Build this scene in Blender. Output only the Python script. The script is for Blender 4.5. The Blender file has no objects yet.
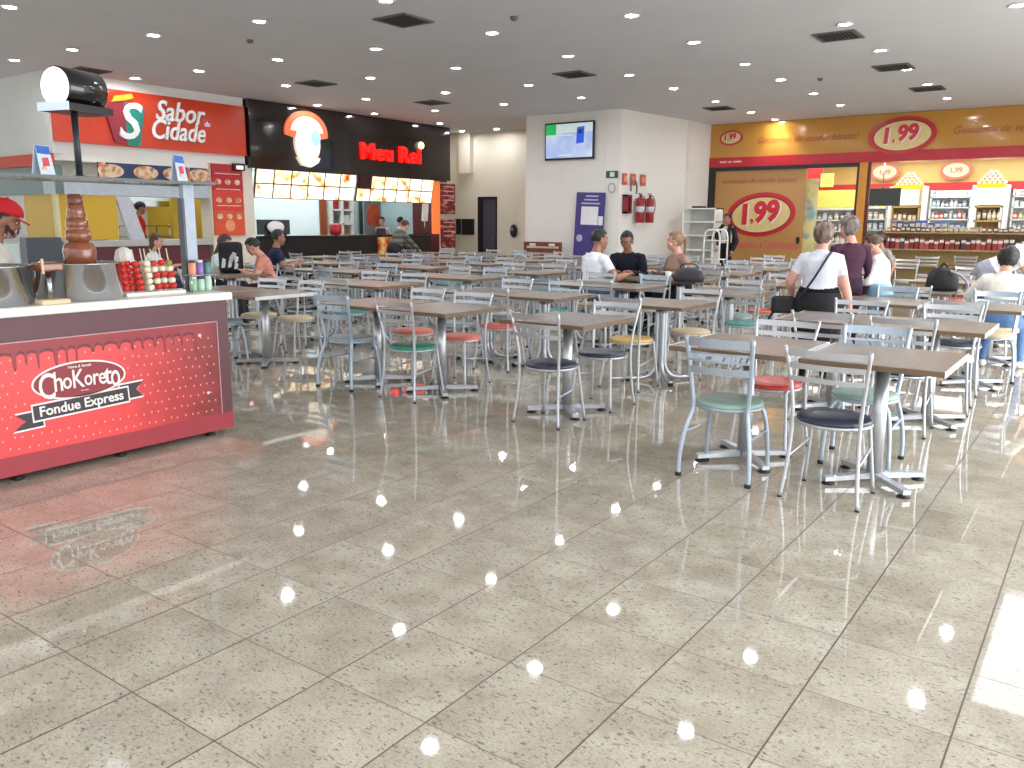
import bpy, bmesh, math, random
import numpy as np
from mathutils import Vector, Matrix, Euler
random.seed(11)
PI = math.pi
SC = bpy.context.scene
COL = SC.collection

# ------------------------------------------------------------------ materials
def lin(c):
    return tuple(((v/255)/12.92 if v/255 <= .04045 else ((v/255+.055)/1.055)**2.4) for v in c)
MATS = {}
def mat(name, rgb, rough=.5, metal=0., emit=0., var=.06, scale=14., spec=.5, emit_rgb=None, alpha=1., trans=0., coat=0.):
    """procedural material: base colour gently mottled by a noise texture"""
    if name in MATS: return MATS[name]
    m = bpy.data.materials.new(name); m.use_nodes = True
    nt = m.node_tree; b = nt.nodes['Principled BSDF']
    c = lin(rgb)
    tc = nt.nodes.new('ShaderNodeTexCoord'); nz = nt.nodes.new('ShaderNodeTexNoise')
    nz.inputs['Scale'].default_value = scale; nz.inputs['Detail'].default_value = 3
    nt.links.new(tc.outputs['Object'], nz.inputs['Vector'])
    rp = nt.nodes.new('ShaderNodeValToRGB')
    rp.color_ramp.elements[0].position = .3; rp.color_ramp.elements[1].position = .7
    rp.color_ramp.elements[0].color = tuple(v*(1-var) for v in c)+(1,)
    rp.color_ramp.elements[1].color = tuple(min(1, v*(1+var)) for v in c)+(1,)
    nt.links.new(nz.outputs['Fac'], rp.inputs['Fac'])
    nt.links.new(rp.outputs['Color'], b.inputs['Base Color'])
    b.inputs['Roughness'].default_value = rough; b.inputs['Metallic'].default_value = metal
    b.inputs['Specular IOR Level'].default_value = spec
    if coat: b.inputs['Coat Weight'].default_value = coat; b.inputs['Coat Roughness'].default_value = .05
    if emit:
        b.inputs['Emission Strength'].default_value = emit
        if emit_rgb is None: nt.links.new(rp.outputs['Color'], b.inputs['Emission Color'])
        else: b.inputs['Emission Color'].default_value = lin(emit_rgb)+(1,)
    if trans: b.inputs['Transmission Weight'].default_value = trans; b.inputs['IOR'].default_value = 1.45
    if alpha < 1: b.inputs['Alpha'].default_value = alpha
    MATS[name] = m
    return m
def ramp_mat(name, stops, scale=6., rough=.5, emit=0., kind='noise', stretch=(1,1,1), detail=4., spec=.5):
    """noise or voronoi mapped through a multi-colour ramp"""
    if name in MATS: return MATS[name]
    m = bpy.data.materials.new(name); m.use_nodes = True
    nt = m.node_tree; b = nt.nodes['Principled BSDF']
    tc = nt.nodes.new('ShaderNodeTexCoord'); mp = nt.nodes.new('ShaderNodeMapping')
    mp.inputs['Scale'].default_value = stretch
    nt.links.new(tc.outputs['Object'], mp.inputs['Vector'])
    if kind == 'noise':
        t = nt.nodes.new('ShaderNodeTexNoise'); t.inputs['Detail'].default_value = detail; out = t.outputs['Fac']
    else:
        t = nt.nodes.new('ShaderNodeTexVoronoi'); out = t.outputs['Distance']
    t.inputs['Scale'].default_value = scale
    nt.links.new(mp.outputs['Vector'], t.inputs['Vector'])
    rp = nt.nodes.new('ShaderNodeValToRGB'); e = rp.color_ramp.elements
    while len(e) < len(stops): e.new(.5)
    for i, (p, c) in enumerate(stops):
        e[i].position = p; e[i].color = lin(c)+(1,)
    nt.links.new(out, rp.inputs['Fac']); nt.links.new(rp.outputs['Color'], b.inputs['Base Color'])
    b.inputs['Roughness'].default_value = rough; b.inputs['Specular IOR Level'].default_value = spec
    if emit:
        nt.links.new(rp.outputs['Color'], b.inputs['Emission Color']); b.inputs['Emission Strength'].default_value = emit
    MATS[name] = m
    return m

# ------------------------------------------------------------------ mesh helpers
def cat_path(pts, n=6):
    P = [Vector(p) for p in pts]
    if len(P) < 3: return P
    out = []
    for i in range(len(P)-1):
        p0 = P[max(i-1, 0)]; p1 = P[i]; p2 = P[i+1]; p3 = P[min(i+2, len(P)-1)]
        for k in range(n):
            t = k/n
            out.append(.5*((2*p1)+(p2-p0)*t+(2*p0-5*p1+4*p2-p3)*t*t+(3*p1-p0-3*p2+p3)*t**3))
    out.append(P[-1])
    return out
class MB:
    def __init__(s): s.bm = bmesh.new()
    def face(s, vs, mi=0, smooth=False):
        try: f = s.bm.faces.new(vs)
        except ValueError: return None
        f.material_index = mi; f.smooth = smooth
        return f
    def box(s, c, d, mi=0, rot=None, bev=0.):
        """box centred at c with full size d"""
        M = Matrix.Translation(c) @ ((Euler(rot).to_matrix().to_4x4()) if rot else Matrix.Identity(4)) @ Matrix.Diagonal((d[0], d[1], d[2], 1))
        r = bmesh.ops.create_cube(s.bm, size=1, matrix=M)
        fs = set(f for v in r['verts'] for f in v.link_faces)
        for f in fs: f.material_index = mi
        if bev:
            es = list(set(e for v in r['verts'] for e in v.link_edges))
            rb = bmesh.ops.bevel(s.bm, geom=es, offset=bev, segments=2, affect='EDGES', profile=.5)
            for f in rb['faces']: f.material_index = mi
        return s
    def b2(s, lo, hi, mi=0, bev=0.):
        return s.box([(a+b)/2 for a, b in zip(lo, hi)], [abs(b-a) for a, b in zip(lo, hi)], mi, None, bev)
    def ring_tube(s, rings, mi=0, smooth=True, cap=True, closed=False):
        R = [[s.bm.verts.new(v) for v in r] for r in rings]
        n = len(R[0])
        m = len(R)
        for i in range(m if closed else m-1):
            for j in range(n):
                s.face([R[i][j], R[i][(j+1) % n], R[(i+1) % m][(j+1) % n], R[(i+1) % m][j]], mi, smooth)
        if cap and not closed:
            s.face(R[0][::-1], mi, False); s.face(R[-1], mi, False)
        return s
    def tube(s, pts, r, mi=0, n=8, smooth_path=True, sub=5, closed=False, flat=None):
        P = cat_path(pts, sub) if smooth_path and not closed else [Vector(p) for p in pts]
        m = len(P); rad = r if callable(r) else (lambda t: r)
        rings = []; up = None
        for i, p in enumerate(P):
            if closed: d = (P[(i+1) % m]-P[i-1])
            else: d = P[min(i+1, m-1)]-P[max(i-1, 0)]
            d.normalize()
            if up is None:
                up = Vector((0, 0, 1)) if abs(d.z) < .9 else Vector((1, 0, 0))
            a = (up-d*up.dot(d)).normalized(); b = d.cross(a); up = a
            k = rad(i/max(1, m-1))
            rings.append([p+(a*math.cos(q)+b*math.sin(q))*k for q in (2*PI*j/n for j in range(n))])
        return s.ring_tube(rings, mi, True, True, closed)
    def cyl(s, p0, p1, r0, r1=None, mi=0, n=16):
        r1 = r0 if r1 is None else r1
        return s.tube([p0, p1], (lambda t: r0+(r1-r0)*t), mi, n, False)
    def lathe(s, prof, c=(0, 0, 0), mi=0, n=24, M=None, smooth=True):
        """profile of (r,z) turned about z"""
        c = Vector(c)
        rings = [[(c+Vector((r*math.cos(2*PI*j/n), r*math.sin(2*PI*j/n), z))) for j in range(n)] for r, z in prof]
        if M is not None: rings = [[M @ v for v in R] for R in rings]
        return s.ring_tube(rings, mi, smooth, True)
    def ball(s, c, r, mi=0, u=14, v=10, M=None):
        r = (r, r, r) if not hasattr(r, '__len__') else r
        T = Matrix.Translation(c) @ (M if M is not None else Matrix.Identity(4)) @ Matrix.Diagonal((r[0], r[1], r[2], 1))
        q = bmesh.ops.create_uvsphere(s.bm, u_segments=u, v_segments=v, radius=1, matrix=T)
        for f in set(f for w in q['verts'] for f in w.link_faces): f.material_index = mi; f.smooth = True
        return s
    def prism(s, poly, M, depth, mi=0, side=None):
        """2-D polygon (x,y) extruded along local +z by depth, placed with matrix M"""
        a = [s.bm.verts.new(M @ Vector((x, y, 0))) for x, y in poly]
        b = [s.bm.verts.new(M @ Vector((x, y, depth))) for x, y in poly]
        s.face(a[::-1], mi); s.face(b, mi)
        n = len(a)
        for i in range(n): s.face([a[i], a[(i+1) % n], b[(i+1) % n], b[i]], mi if side is None else side)
        return s
    def build(s, name, mats, parent=None, loc=None, smooth_all=False, recalc=True):
        if recalc: bmesh.ops.recalc_face_normals(s.bm, faces=s.bm.faces[:])
        me = bpy.data.meshes.new(name); s.bm.to_mesh(me); s.bm.free()
        for m in (mats if isinstance(mats, (list, tuple)) else [mats]): me.materials.append(m)
        if smooth_all:
            for p in me.polygons: p.use_smooth = True
        o = bpy.data.objects.new(name, me); COL.objects.link(o)
        if parent is not None: o.parent = parent
        if loc is not None: o.location = loc
        return o
def tag(o, label=None, cat=None, group=None, kind=None):
    if label: o['label'] = label
    if cat: o['category'] = cat
    if group: o['group'] = group
    if kind: o['kind'] = kind
    return o
def thing(name, loc, label, cat, group=None, rz=0., rot=None):
    o = bpy.data.objects.new(name, None); COL.objects.link(o)
    o.empty_display_size = .1
    o.location = loc; o.rotation_euler = rot if rot else (0, 0, rz)
    return tag(o, label, cat, group)
def copy_tree(o, parent=None):
    c = o.copy(); COL.objects.link(c)
    if parent is not None: c.parent = parent
    for ch in list(o.children): copy_tree(ch, c)
    return c
def struct(o): o['kind'] = 'structure'; return o
ELL = lambda a, b, n=40, cx=0, cy=0: [(cx+a*math.cos(2*PI*i/n), cy+b*math.sin(2*PI*i/n)) for i in range(n)]
# facing matrices: local x = reading direction, y = up, z = out of the wall
FX = lambda x, y, z: Matrix.Translation((x, y, z)) @ Euler((PI/2, 0, PI/2)).to_matrix().to_4x4()     # wall faces +X
FY = lambda x, y, z: Matrix.Translation((x, y, z)) @ Euler((PI/2, 0, 0)).to_matrix().to_4x4()        # wall faces -Y
def text(body, size, M, m, parent, name='lettering', ext=.006, bold=0., shear=0., width=None, ax='CENTER', label=None, rz=0., sx=1.):
    cu = bpy.data.curves.new(name, 'FONT'); cu.body = body; cu.size = size; cu.extrude = ext
    cu.offset = bold*size; cu.shear = shear; cu.align_x = ax; cu.align_y = 'CENTER'
    cu.resolution_u = 3
    t = bpy.data.objects.new('tmp', cu); COL.objects.link(t)
    dg = bpy.context.evaluated_depsgraph_get()
    me = bpy.data.meshes.new_from_object(t.evaluated_get(dg)); COL.objects.unlink(t); bpy.data.objects.remove(t)
    k = sx
    if width:
        xs = [v.co.x for v in me.vertices]; k = width/(max(xs)-min(xs))
    T = M @ Matrix.Rotation(rz, 4, 'Z') @ Matrix.Diagonal((k, 1, 1, 1))
    if parent is not None: T = parent.matrix_basis.inverted() @ T
    me.transform(T); me.materials.clear(); me.materials.append(m); me.name = name
    o = bpy.data.objects.new(name, me); COL.objects.link(o)
    if parent is not None: o.parent = parent
    if label: o['label'] = label
    return o

# ------------------------------------------------------------------ palette
white_wall = mat('wall_paint_white', (224, 221, 214), .6, scale=2, var=.02)
cream_wall = mat('wall_paint_cream', (222, 214, 196), .6, scale=2, var=.025)
grey_wall = mat('wall_paint_grey', (205, 206, 202), .6, scale=2, var=.02)
ceil_m = mat('ceiling_paint', (204, 205, 209), .75, scale=1.2, var=.025)
chrome = mat('polished_steel', (192, 195, 200), .12, 1., var=.12, scale=5)
alu = mat('silver_tube', (196, 200, 205), .34, .75, var=.05, scale=20)
alu_white = mat('pale_silver_tube', (190, 193, 198), .36, .65, var=.04, scale=20)
alu_blue = mat('bluish_silver_tube', (172, 186, 200), .36, .6, var=.05, scale=20)
rubber = mat('black_rubber', (28, 28, 30), .6)
black_pl = mat('black_plastic', (22, 22, 24), .35)
black_gl = mat('black_gloss', (14, 13, 13), .12, coat=.6)
white_pl = mat('white_plastic', (235, 235, 232), .4)
white_lam = mat('white_laminate', (238, 237, 230), .35)
red_pl = mat('red_plastic', (196, 34, 40), .35)
wood_red = ramp_mat('reddish_wood', [(.3, (98, 44, 26)), (.7, (142, 74, 46))], 5, .4, stretch=(1, 9, 9))
skin_a = mat('skin_light', (206, 156, 132), .5, scale=30, var=.05)
skin_b = mat('skin_tan', (160, 112, 88), .5, scale=30, var=.05)
skin_c = mat('skin_rosy', (216, 160, 142), .5, scale=30, var=.05)
LAMP = 320; WORLD = 5.8
# ------------------------------------------------------------------ camera
cam_d = bpy.data.cameras.new('camera'); cam = bpy.data.objects.new('camera', cam_d); COL.objects.link(cam)
cam_d.sensor_fit = 'HORIZONTAL'; cam_d.sensor_width = 36; cam_d.lens = 36*830.91/1024
yaw, pitch, roll = -.6247166, .1919664, .0059478
fw = Vector((math.sin(yaw)*math.cos(pitch), math.cos(yaw)*math.cos(pitch), -math.sin(pitch)))
rt = Vector((math.cos(yaw), -math.sin(yaw), 0)); up = rt.cross(fw)
r2 = rt*math.cos(roll)+up*math.sin(roll); u2 = -rt*math.sin(roll)+up*math.cos(roll)
cam.matrix_world = Matrix.Translation((0, 0, 1.5446)) @ Matrix((r2, u2, -fw)).transposed().to_4x4()
cam_d.clip_start = .05; cam_d.clip_end = 200
SC.camera = cam
SC.view_settings.view_transform = 'Standard'; SC.view_settings.look = 'None'
SC.view_settings.exposure = -.15; SC.view_settings.gamma = 1.

H = 4.27   # ceiling height
# ------------------------------------------------------------------ floor
def floor_mat():
    m = bpy.data.materials.new('granite_tiles'); m.use_nodes = True
    nt = m.node_tree; L = nt.links; N = nt.nodes.new; b = nt.nodes['Principled BSDF']
    def math_n(op, a, b_=None, c=None):
        n = N('ShaderNodeMath'); n.operation = op
        for i, v in enumerate((a, b_, c)):
            if v is None: continue
            if isinstance(v, (int, float)): n.inputs[i].default_value = v
            else: L.new(v, n.inputs[i])
        return n.outputs[0]
    tc = N('ShaderNodeTexCoord'); sp = N('ShaderNodeSeparateXYZ'); L.new(tc.outputs['Object'], sp.inputs[0])
    T = .45
    def cell(sock, off):
        u = math_n('DIVIDE', math_n('SUBTRACT', sock, off), T)
        i = math_n('FLOOR', u); f = math_n('FRACT', u)
        d = math_n('MULTIPLY', math_n('MINIMUM', f, math_n('SUBTRACT', 1, f)), T)
        return i, d
    ix, dx = cell(sp.outputs['X'], -.2465); iy, dy = cell(sp.outputs['Y'], .4093)
    joint = math_n('MAXIMUM', math_n('LESS_THAN', dx, .0030), math_n('MULTIPLY', math_n('LESS_THAN', dy, .0022), .85))
    cv = N('ShaderNodeCombineXYZ'); L.new(ix, cv.inputs[0]); L.new(iy, cv.inputs[1])
    wn = N('ShaderNodeTexWhiteNoise'); wn.noise_dimensions = '2D'; L.new(cv.outputs[0], wn.inputs['Vector'])
    # every slab cut from another place of the stone
    off = N('ShaderNodeVectorMath'); off.operation = 'MULTIPLY_ADD'
    L.new(wn.outputs['Color'], off.inputs[0]); off.inputs[1].default_value = (37, 37, 37); L.new(tc.outputs['Object'], off.inputs[2])
    mp = N('ShaderNodeMapping'); mp.inputs['Rotation'].default_value = (0, 0, .65); mp.inputs['Scale'].default_value = (.5, 1.15, 1)
    L.new(off.outputs[0], mp.inputs['Vector'])
    n1 = N('ShaderNodeTexNoise'); n1.inputs['Scale'].default_value = 98; n1.inputs['Detail'].default_value = 2.5; n1.inputs['Distortion'].default_value = .7
    L.new(mp.outputs[0], n1.inputs['Vector'])
    n2 = N('ShaderNodeTexNoise'); n2.inputs['Scale'].default_value = 5; n2.inputs['Detail'].default_value = 5; L.new(off.outputs[0], n2.inputs['Vector'])
    n3 = N('ShaderNodeTexNoise'); n3.inputs['Scale'].default_value = 110; n3.inputs['Detail'].default_value = 2; L.new(off.outputs[0], n3.inputs['Vector'])
    r1 = N('ShaderNodeValToRGB'); e = r1.color_ramp.elements
    e[0].position = .345; e[0].color = (0, 0, 0, 1); e[1].position = .41; e[1].color = (1, 1, 1, 1); L.new(n1.outputs['Fac'], r1.inputs['Fac'])
    r2_ = N('ShaderNodeValToRGB'); e = r2_.color_ramp.elements
    e[0].position = .25; e[0].color = lin((158, 150, 135))+(1,); e[1].position = .75; e[1].color = lin((191, 185, 171))+(1,)
    L.new(n2.outputs['Fac'], r2_.inputs['Fac'])
    r3 = N('ShaderNodeValToRGB'); e = r3.color_ramp.elements
    e[0].position = .3; e[0].color = (.84, .83, .81, 1); e[1].position = .62; e[1].color = (1.05, 1.05, 1.04, 1); L.new(n3.outputs['Fac'], r3.inputs['Fac'])
    def mix(t, f, a, b_):
        n = N('ShaderNodeMix'); n.data_type = 'RGBA'; n.blend_type = t
        for k, v in ((0, f), (6, a), (7, b_)):
            if isinstance(v, (int, float)): n.inputs[k].default_value = v
            elif isinstance(v, tuple): n.inputs[k].default_value = v
            else: L.new(v, n.inputs[k])
        return n.outputs[2]
    base = mix('MULTIPLY', 1., r2_.outputs['Color'], r3.outputs['Color'])
    speck = mix('MIX', r1.outputs['Color'], lin((120, 117, 114))+(1,), base)
    hv = N('ShaderNodeHueSaturation'); L.new(math_n('MULTIPLY_ADD', wn.outputs['Value'], .07, .965), hv.inputs['Value']); L.new(speck, hv.inputs['Color'])
    fin = mix('MIX', joint, hv.outputs['Color'], lin((78, 68, 54))+(1,))
    L.new(fin, b.inputs['Base Color'])
    L.new(math_n('MULTIPLY_ADD', n2.outputs['Fac'], .03, math_n('MULTIPLY_ADD', joint, .4, .018)), b.inputs['Roughness'])
    b.inputs['Specular IOR Level'].default_value = .55
    return m
g = MB(); g.b2((-26, -6, -.2), (7, 34, 0)); struct(g.build('floor', floor_mat()))
# ceiling with an assumed, unseen skylight opening on the right
SX, SY0, SY1 = -.86, 11., 15.05
g = MB()
g.b2((-26, -4., H), (SX, 34, H+.12)); g.b2((SX, -4., H), (4.5, SY0, H+.12)); g.b2((SX, SY1, H), (4.5, 34, H+.12))
struct(g.build('ceiling', ceil_m))
# downlights and air vents in the ceiling
rim_m = mat('downlight_rim', (232, 230, 226), .4); lamp_m = mat('downlight_lamp', (250, 250, 255), .4, emit=LAMP if 'LAMP' in globals() else 120, var=.01)
LINES = [(-15.95, [7.28, 9.5]), (-15.9, [14.05, 15.95, 18.5]), (-14.2, [7.4, 9.73, 11.73, 13.98, 16.35]), (-15.4, [20.5]), (-16.65, [20.4]), (-12.1, [5.53, 7.55, 9.84, 12.05, 14.28, 16.38]),
         (-10.05, [7.89, 10.15, 12.16, 14.45, 16.49]), (-7.82, [8.09, 10.29, 12.38, 14.54, 16.45, 18.67, 20.92, 22.7]),
         (-5.65, [6.3, 8.4, 10.51, 12.54, 14.69, 16.59, 18.7, 20.8]), (-3.45, [8.3, 10.4, 12.61, 14.75, 16.78, 18.73, 21.0]), (-1.4, [8.4, 10.6, 12.78])]
ORD = ['first', 'second', 'third', 'fourth', 'fifth', 'sixth', 'seventh', 'eighth', 'ninth', 'tenth', 'eleventh', 'twelfth', 'thirteenth']
LINES = sorted(LINES)
first = None; li = 0
for x, ys in LINES:
    for k, y in enumerate(ys):
        if first is None:
            first = thing('ceiling_downlight', (x, y, H), '', 'ceiling light', 'recessed downlights')
            r = MB(); r.lathe([(.085, 0), (.115, -.004), (.12, -.012), (.095, -.016), (.082, -.006)], n=24); r.build('rim', rim_m, first)
            l = MB(); l.lathe([(.001, -.012), (.06, -.010), (.083, -.004), (.083, 0.)], n=20); l.build('lamp', lamp_m, first)
            o = first
        else:
            o = copy_tree(first)
        o.location = (x, y, H)
        o['label'] = f'round recessed downlight, {ORD[k]} from the front in the {ORD[li]} line from the left'
    li += 1
vent_m = mat('vent_grille', (92, 88, 86), .6); dark_m = mat('vent_shadow', (34, 32, 32), .8)
VENTS = [(397, -8.35, 8.98, 'above the front tables, nearest of the vents'), (315, -13.48, 11.9, 'in front of the dark fast food fascia'), (434, -13.33, 15.25, 'above the right part of the dark fascia'),
         (575, -8.63, 13.9, 'in front of the television pillar'), (90, -15.9, 8.55, 'at far left above the lit drum sign'), (712, -8.2, 19.8, 'near the corner of the yellow shop'),
         (834, -3.72, 13.3, 'upper right, nearest of the three on that side'), (882, -3.6, 16.4, 'right side, middle of the three'), (917, -3.55, 19.3, 'right side, nearest to the yellow fascia')]
for i, (px, x, y, wh) in enumerate(VENTS):
    t = thing('ceiling_vent', (x, y, H), 'square dark air vent '+wh, 'air vent', 'ceiling air vents')
    f = MB()
    for a, b_ in (((-.3, -.3), (.3, -.26)), ((-.3, .26), (.3, .3)), ((-.3, -.26), (-.26, .26)), ((.26, -.26), (.3, .26))): f.b2((a[0], a[1], -.02), (b_[0], b_[1], 0))
    f.build('frame', vent_m, t)
    f = MB(); f.b2((-.26, -.26, -.004), (.26, .26, 0)); f.build('backing', dark_m, t)
    f = MB()
    for k in range(9): f.box((-.24+.06*k, 0, -.012), (.035, .52, .004), rot=(0, .5, 0))
    f.build('louvre', vent_m, t)
for x, y, w in ((-11.2, 8.6, 'left of centre'), (-5., 16.9, 'right of centre'), (-7., 9.7, 'in the middle')):
    g = MB(); g.lathe([(.001, -.05), (.035, -.045), (.05, -.02), (.055, 0)]); o = g.build('smoke_detector', mat('detector_grey', (96, 92, 90), .5), None, (x, y, H)); tag(o, 'small round dark smoke detector on the ceiling '+w, 'smoke detector')

# ------------------------------------------------------------------ shells of the building
def wall(name, boxes, m):
    g = MB()
    for lo, hi in boxes: g.b2(lo, hi)
    return struct(g.build(name, m))
# television pillar
wall('wall_pillar_front', [((-13.0, 18.6, 0), (-10.58, 18.9, H))], white_wall)
g = MB(); g.prism([(-10.58, 18.6), (-10.21, 18.66), (-10.15, 19.0), (-10.58, 18.9)], Matrix.Identity(4), H); struct(g.build('wall_pillar_corner', white_wall))
g = MB(); g.prism([(-10.21, 18.66), (-9.8, 21.6), (-10.1, 21.6), (-10.5, 18.8)], Matrix.Identity(4), H); struct(g.build('wall_pillar_right', white_wall))
wall('wall_pillar_back', [((-10.1, 21.6, 0), (-9.72, 23.4, H))], white_wall)
wall('wall_pillar_left', [((-13.0, 18.9, 0), (-12.8, 21.2, H))], cream_wall)
# recess with the service door
wall('wall_recess', [((-18.2, 21.1, 0), (-16.55, 21.3, H)), ((-15.83, 21.1, 0), (-12.8, 21.3, H)), ((-16.55, 21.1, 2.32), (-15.83, 21.3, H))], cream_wall)
wall('wall_recess_left', [((-18.2, 19.55, 0), (-18.0, 21.1, H)), ((-18.0, 19.5, 0), (-16.6, 19.8, H)), ((-17.2, 20.9, 3.05), (-16.75, 21.1, H))], cream_wall)
dg = mat('door_slate', (72, 70, 84), .5)
g = MB(); g.b2((-16.43, 21.14, 0), (-15.86, 21.2, 2.28), 0); d_ = struct(g.build('door_service', dg))
g = MB(); g.b2((-16.56, 21.06, 0), (-16.42, 21.3, 2.33)); g.b2((-15.87, 21.08, 0), (-15.82, 21.3, 2.33)); g.b2((-16.42, 21.08, 2.27), (-15.87, 21.3, 2.33)); g.build('door_frame', black_pl, d_)
g = MB(); g.cyl((-15.94, 21.13, 1.05), (-15.94, 21.08, 1.05), .02); g.box((-15.98, 21.08, 1.05), (.1, .02, .02)); g.build('door_handle', chrome, d_)
t = thing('electrical_panel', (-17.44, 21.1, 1.15), 'two black electrical boxes on the cream wall left of the slate door', 'electrical box')
g = MB(); g.b2((0, -.07, 0), (.17, 0, .5), bev=.008); g.build('box', black_pl, t); g = MB(); g.b2((.24, -.07, 0), (.72, 0, .5), bev=.008); g.build('cabinet', black_pl, t)
t = thing('soap_dispenser', (-15.14, 21.1, 1.12), 'round black dispenser on the cream wall left of the television pillar', 'dispenser')
g = MB(); g.ball((0, -.07, .17), (.13, .09, .2), 0); g.build('body', black_pl, t); g = MB(); g.box((0, -.155, .22), (.07, .02, .08), bev=.006); g.build('window', mat('pale_grey_plastic', (150, 152, 160), .4), t)
# ------------------------------------------------------------------ left food stalls (wall plane X = -16.5, facing +X)
XF = -16.5
orange_m = mat('orange_fascia', (204, 56, 20), .25, var=.05, scale=.6, coat=.15)
wall('wall_left_upper', [((XF-.3, 8.05, 4.08), (XF, 12.38, H)), ((XF-.3, 8.05, 2.66), (XF-.03, 12.38, 3.05)), ((XF-.3, 8.05, 2.98), (XF-.1, 12.38, 4.1))], white_wall)
wall('wall_left_return', [((-24, 8.05, 2.78), (XF, 8.25, H)), ], grey_wall)
wall('wall_left_post', [((XF-.4, 11.4, 0), (XF, 12.55, 2.8))], cream_wall)
wall('wall_left_header', [((XF-.5, 8.05, 2.03), (XF-.04, 11.42, 2.36))], mat('header_grey', (176, 184, 192), .5))
# orange stall fascia with its logo and lettering
t = thing('orange_stall_sign', (XF, 10.2, 3.0), 'orange fascia board with square S logo and white lettering', 'sign')
g = MB(); g.b2((-.08, 8.08-10.2, 0), (.06, 12.37-10.2, 1.08)); g.build('board', orange_m, t)
g = MB(); Mx = FX(.06, -.68, .47); 
g.prism([(-.46, .32), (-.02, .40), (-.02, -.44), (-.28, -.40)], Mx, .04); g.build('logo_half', mat('logo_maroon', (140, 36, 52), .35), t)
g = MB(); g.prism([(-.02, .40), (.40, .30), (.24, -.46), (-.02, -.44)], Mx, .04); g.build('logo_half', mat('logo_teal', (20, 128, 112), .35), t)
g = MB(); g.prism([(-.30, .36), (-.22, .48), (.14, .56), (.18, .48), (.0, .42)], Mx, .05); g.build('logo_leaf', mat('logo_yellow', (240, 170, 40), .35), t)
lt = mat('letter_white', (236, 234, 230), .4, emit=.12)
text('S', 1.0, FX(XF+.105, 9.52, 3.46), white_pl, t, 'logo_letter', .02, .012, .25)
text('Sabor', .56, FX(XF+.07, 10.72, 3.74), mat('letter_shadow', (150, 44, 24), .4), t, 'lettering', .01, .012, .3, 1.16)
text('Sabor', .56, FX(XF+.09, 10.70, 3.76), lt, t, 'lettering', .02, .012, .3, 1.16)
text('Cidade', .56, FX(XF+.07, 10.66, 3.36), MATS['letter_shadow'], t, 'lettering', .01, .012, .3, 1.24)
text('Cidade', .56, FX(XF+.09, 10.64, 3.38), lt, t, 'lettering', .02, .012, .3, 1.24)
text('da', .15, FX(XF+.09, 11.36, 3.60), lt, t, 'lettering', .01, .01, .2)
# orange strip along the side wall, photo strip, red menu banner
g = MB(); g.b2((-19.8, 7.98, 2.56), (XF+.02, 8.06, 2.78)); o = g.build('orange_fascia_strip', mat('strip_orange', (196, 66, 30), .6)); tag(o, 'low orange strip along the side of the orange food stall', 'sign strip')
wall('wall_left_side_header', [((-20, 8.06, 2.03), (XF, 8.2, 2.56))], mat('header_green_grey', (92, 116, 112), .4))
food = [ramp_mat('food_photo_red', [(.3, (176, 34, 34)), (.5, (206, 120, 90)), (.6, (226, 196, 160)), (.75, (120, 60, 40))], 3.5, .35),
        ramp_mat('food_photo_plate', [(.3, (150, 60, 40)), (.45, (222, 200, 170)), (.6, (196, 140, 90)), (.75, (120, 40, 40))], 6, .35)]
navy = mat('photo_navy', (28, 44, 84), .4)
t = thing('food_photo_strip', (XF, 10.1, 2.36), 'strip of round food photographs on navy below the orange fascia', 'menu sign')
g = MB(); g.b2((-.04, -1.2, 0), (.0, 1.25, .31)); g.build('board', navy, t)
for k, yy in enumerate((-.95, -.2, .45, 1.05)):
    g = MB(); g.prism(ELL(.27, .13), FX(.0, yy, .15), .015); g.build('food_photo', food[1], t)
g = MB(); g.b2((.001, -1.2, 0), (.01, -1.05, .31)); g.b2((.001, .75, 0), (.01, .82, .31)); g.b2((.001, 1.18, .0), (.01, 1.25, .31)); g.build('red_field', food[0], t)
t = thing('red_menu_banner', (XF+.02, 11.83, 1.22), 'tall red to orange hanging menu banner beside the orange stall opening', 'banner')
g = MB(); g.b2((0, -.4, 0), (.03, .4, .55), 0); g.b2((0, -.4, .55), (.03, .4, 1.0), 1); g.b2((0, -.4, 1.0), (.03, .4, 1.57), 2)
g.build('cloth', [mat('banner_orange', (216, 82, 44), .5), mat('banner_red_orange', (206, 60, 44), .5), mat('banner_red', (178, 30, 40), .5)], t)
for r_ in (.42, .78, 1.18):
    for k in range(3):
        g = MB(); g.prism(ELL(.075, .06, 16), FX(.03, -.25+.25*k, r_), .006); g.build('food_photo', food[1], t)
for zz in (.66, 1.02, 1.36):
    g = MB(); g.b2((.03, -.32, zz-.008), (.036, .32, zz+.008)); g.build('rule_line', mat('line_cream', (235, 205, 190), .5), t)
g = MB(); g.prism(ELL(.13, .13, 20), FX(.03, 0, .22), .006); g.build('emblem', mat('emblem_peach', (232, 150, 110), .5), t)
t = thing('emergency_light', (XF+.02, 12.1, 2.66), 'small black box lamp glowing pink above the red menu banner', 'lamp')
g = MB(); g.b2((0, -.13, 0), (.12, .16, .16), bev=.02); g.build('housing', black_pl, t); g = MB(); g.b2((.1, -.08, .03), (.125, .1, .11), bev=.01); g.build('glow', mat('pink_glow', (255, 170, 170), .4, emit=3), t)
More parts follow.
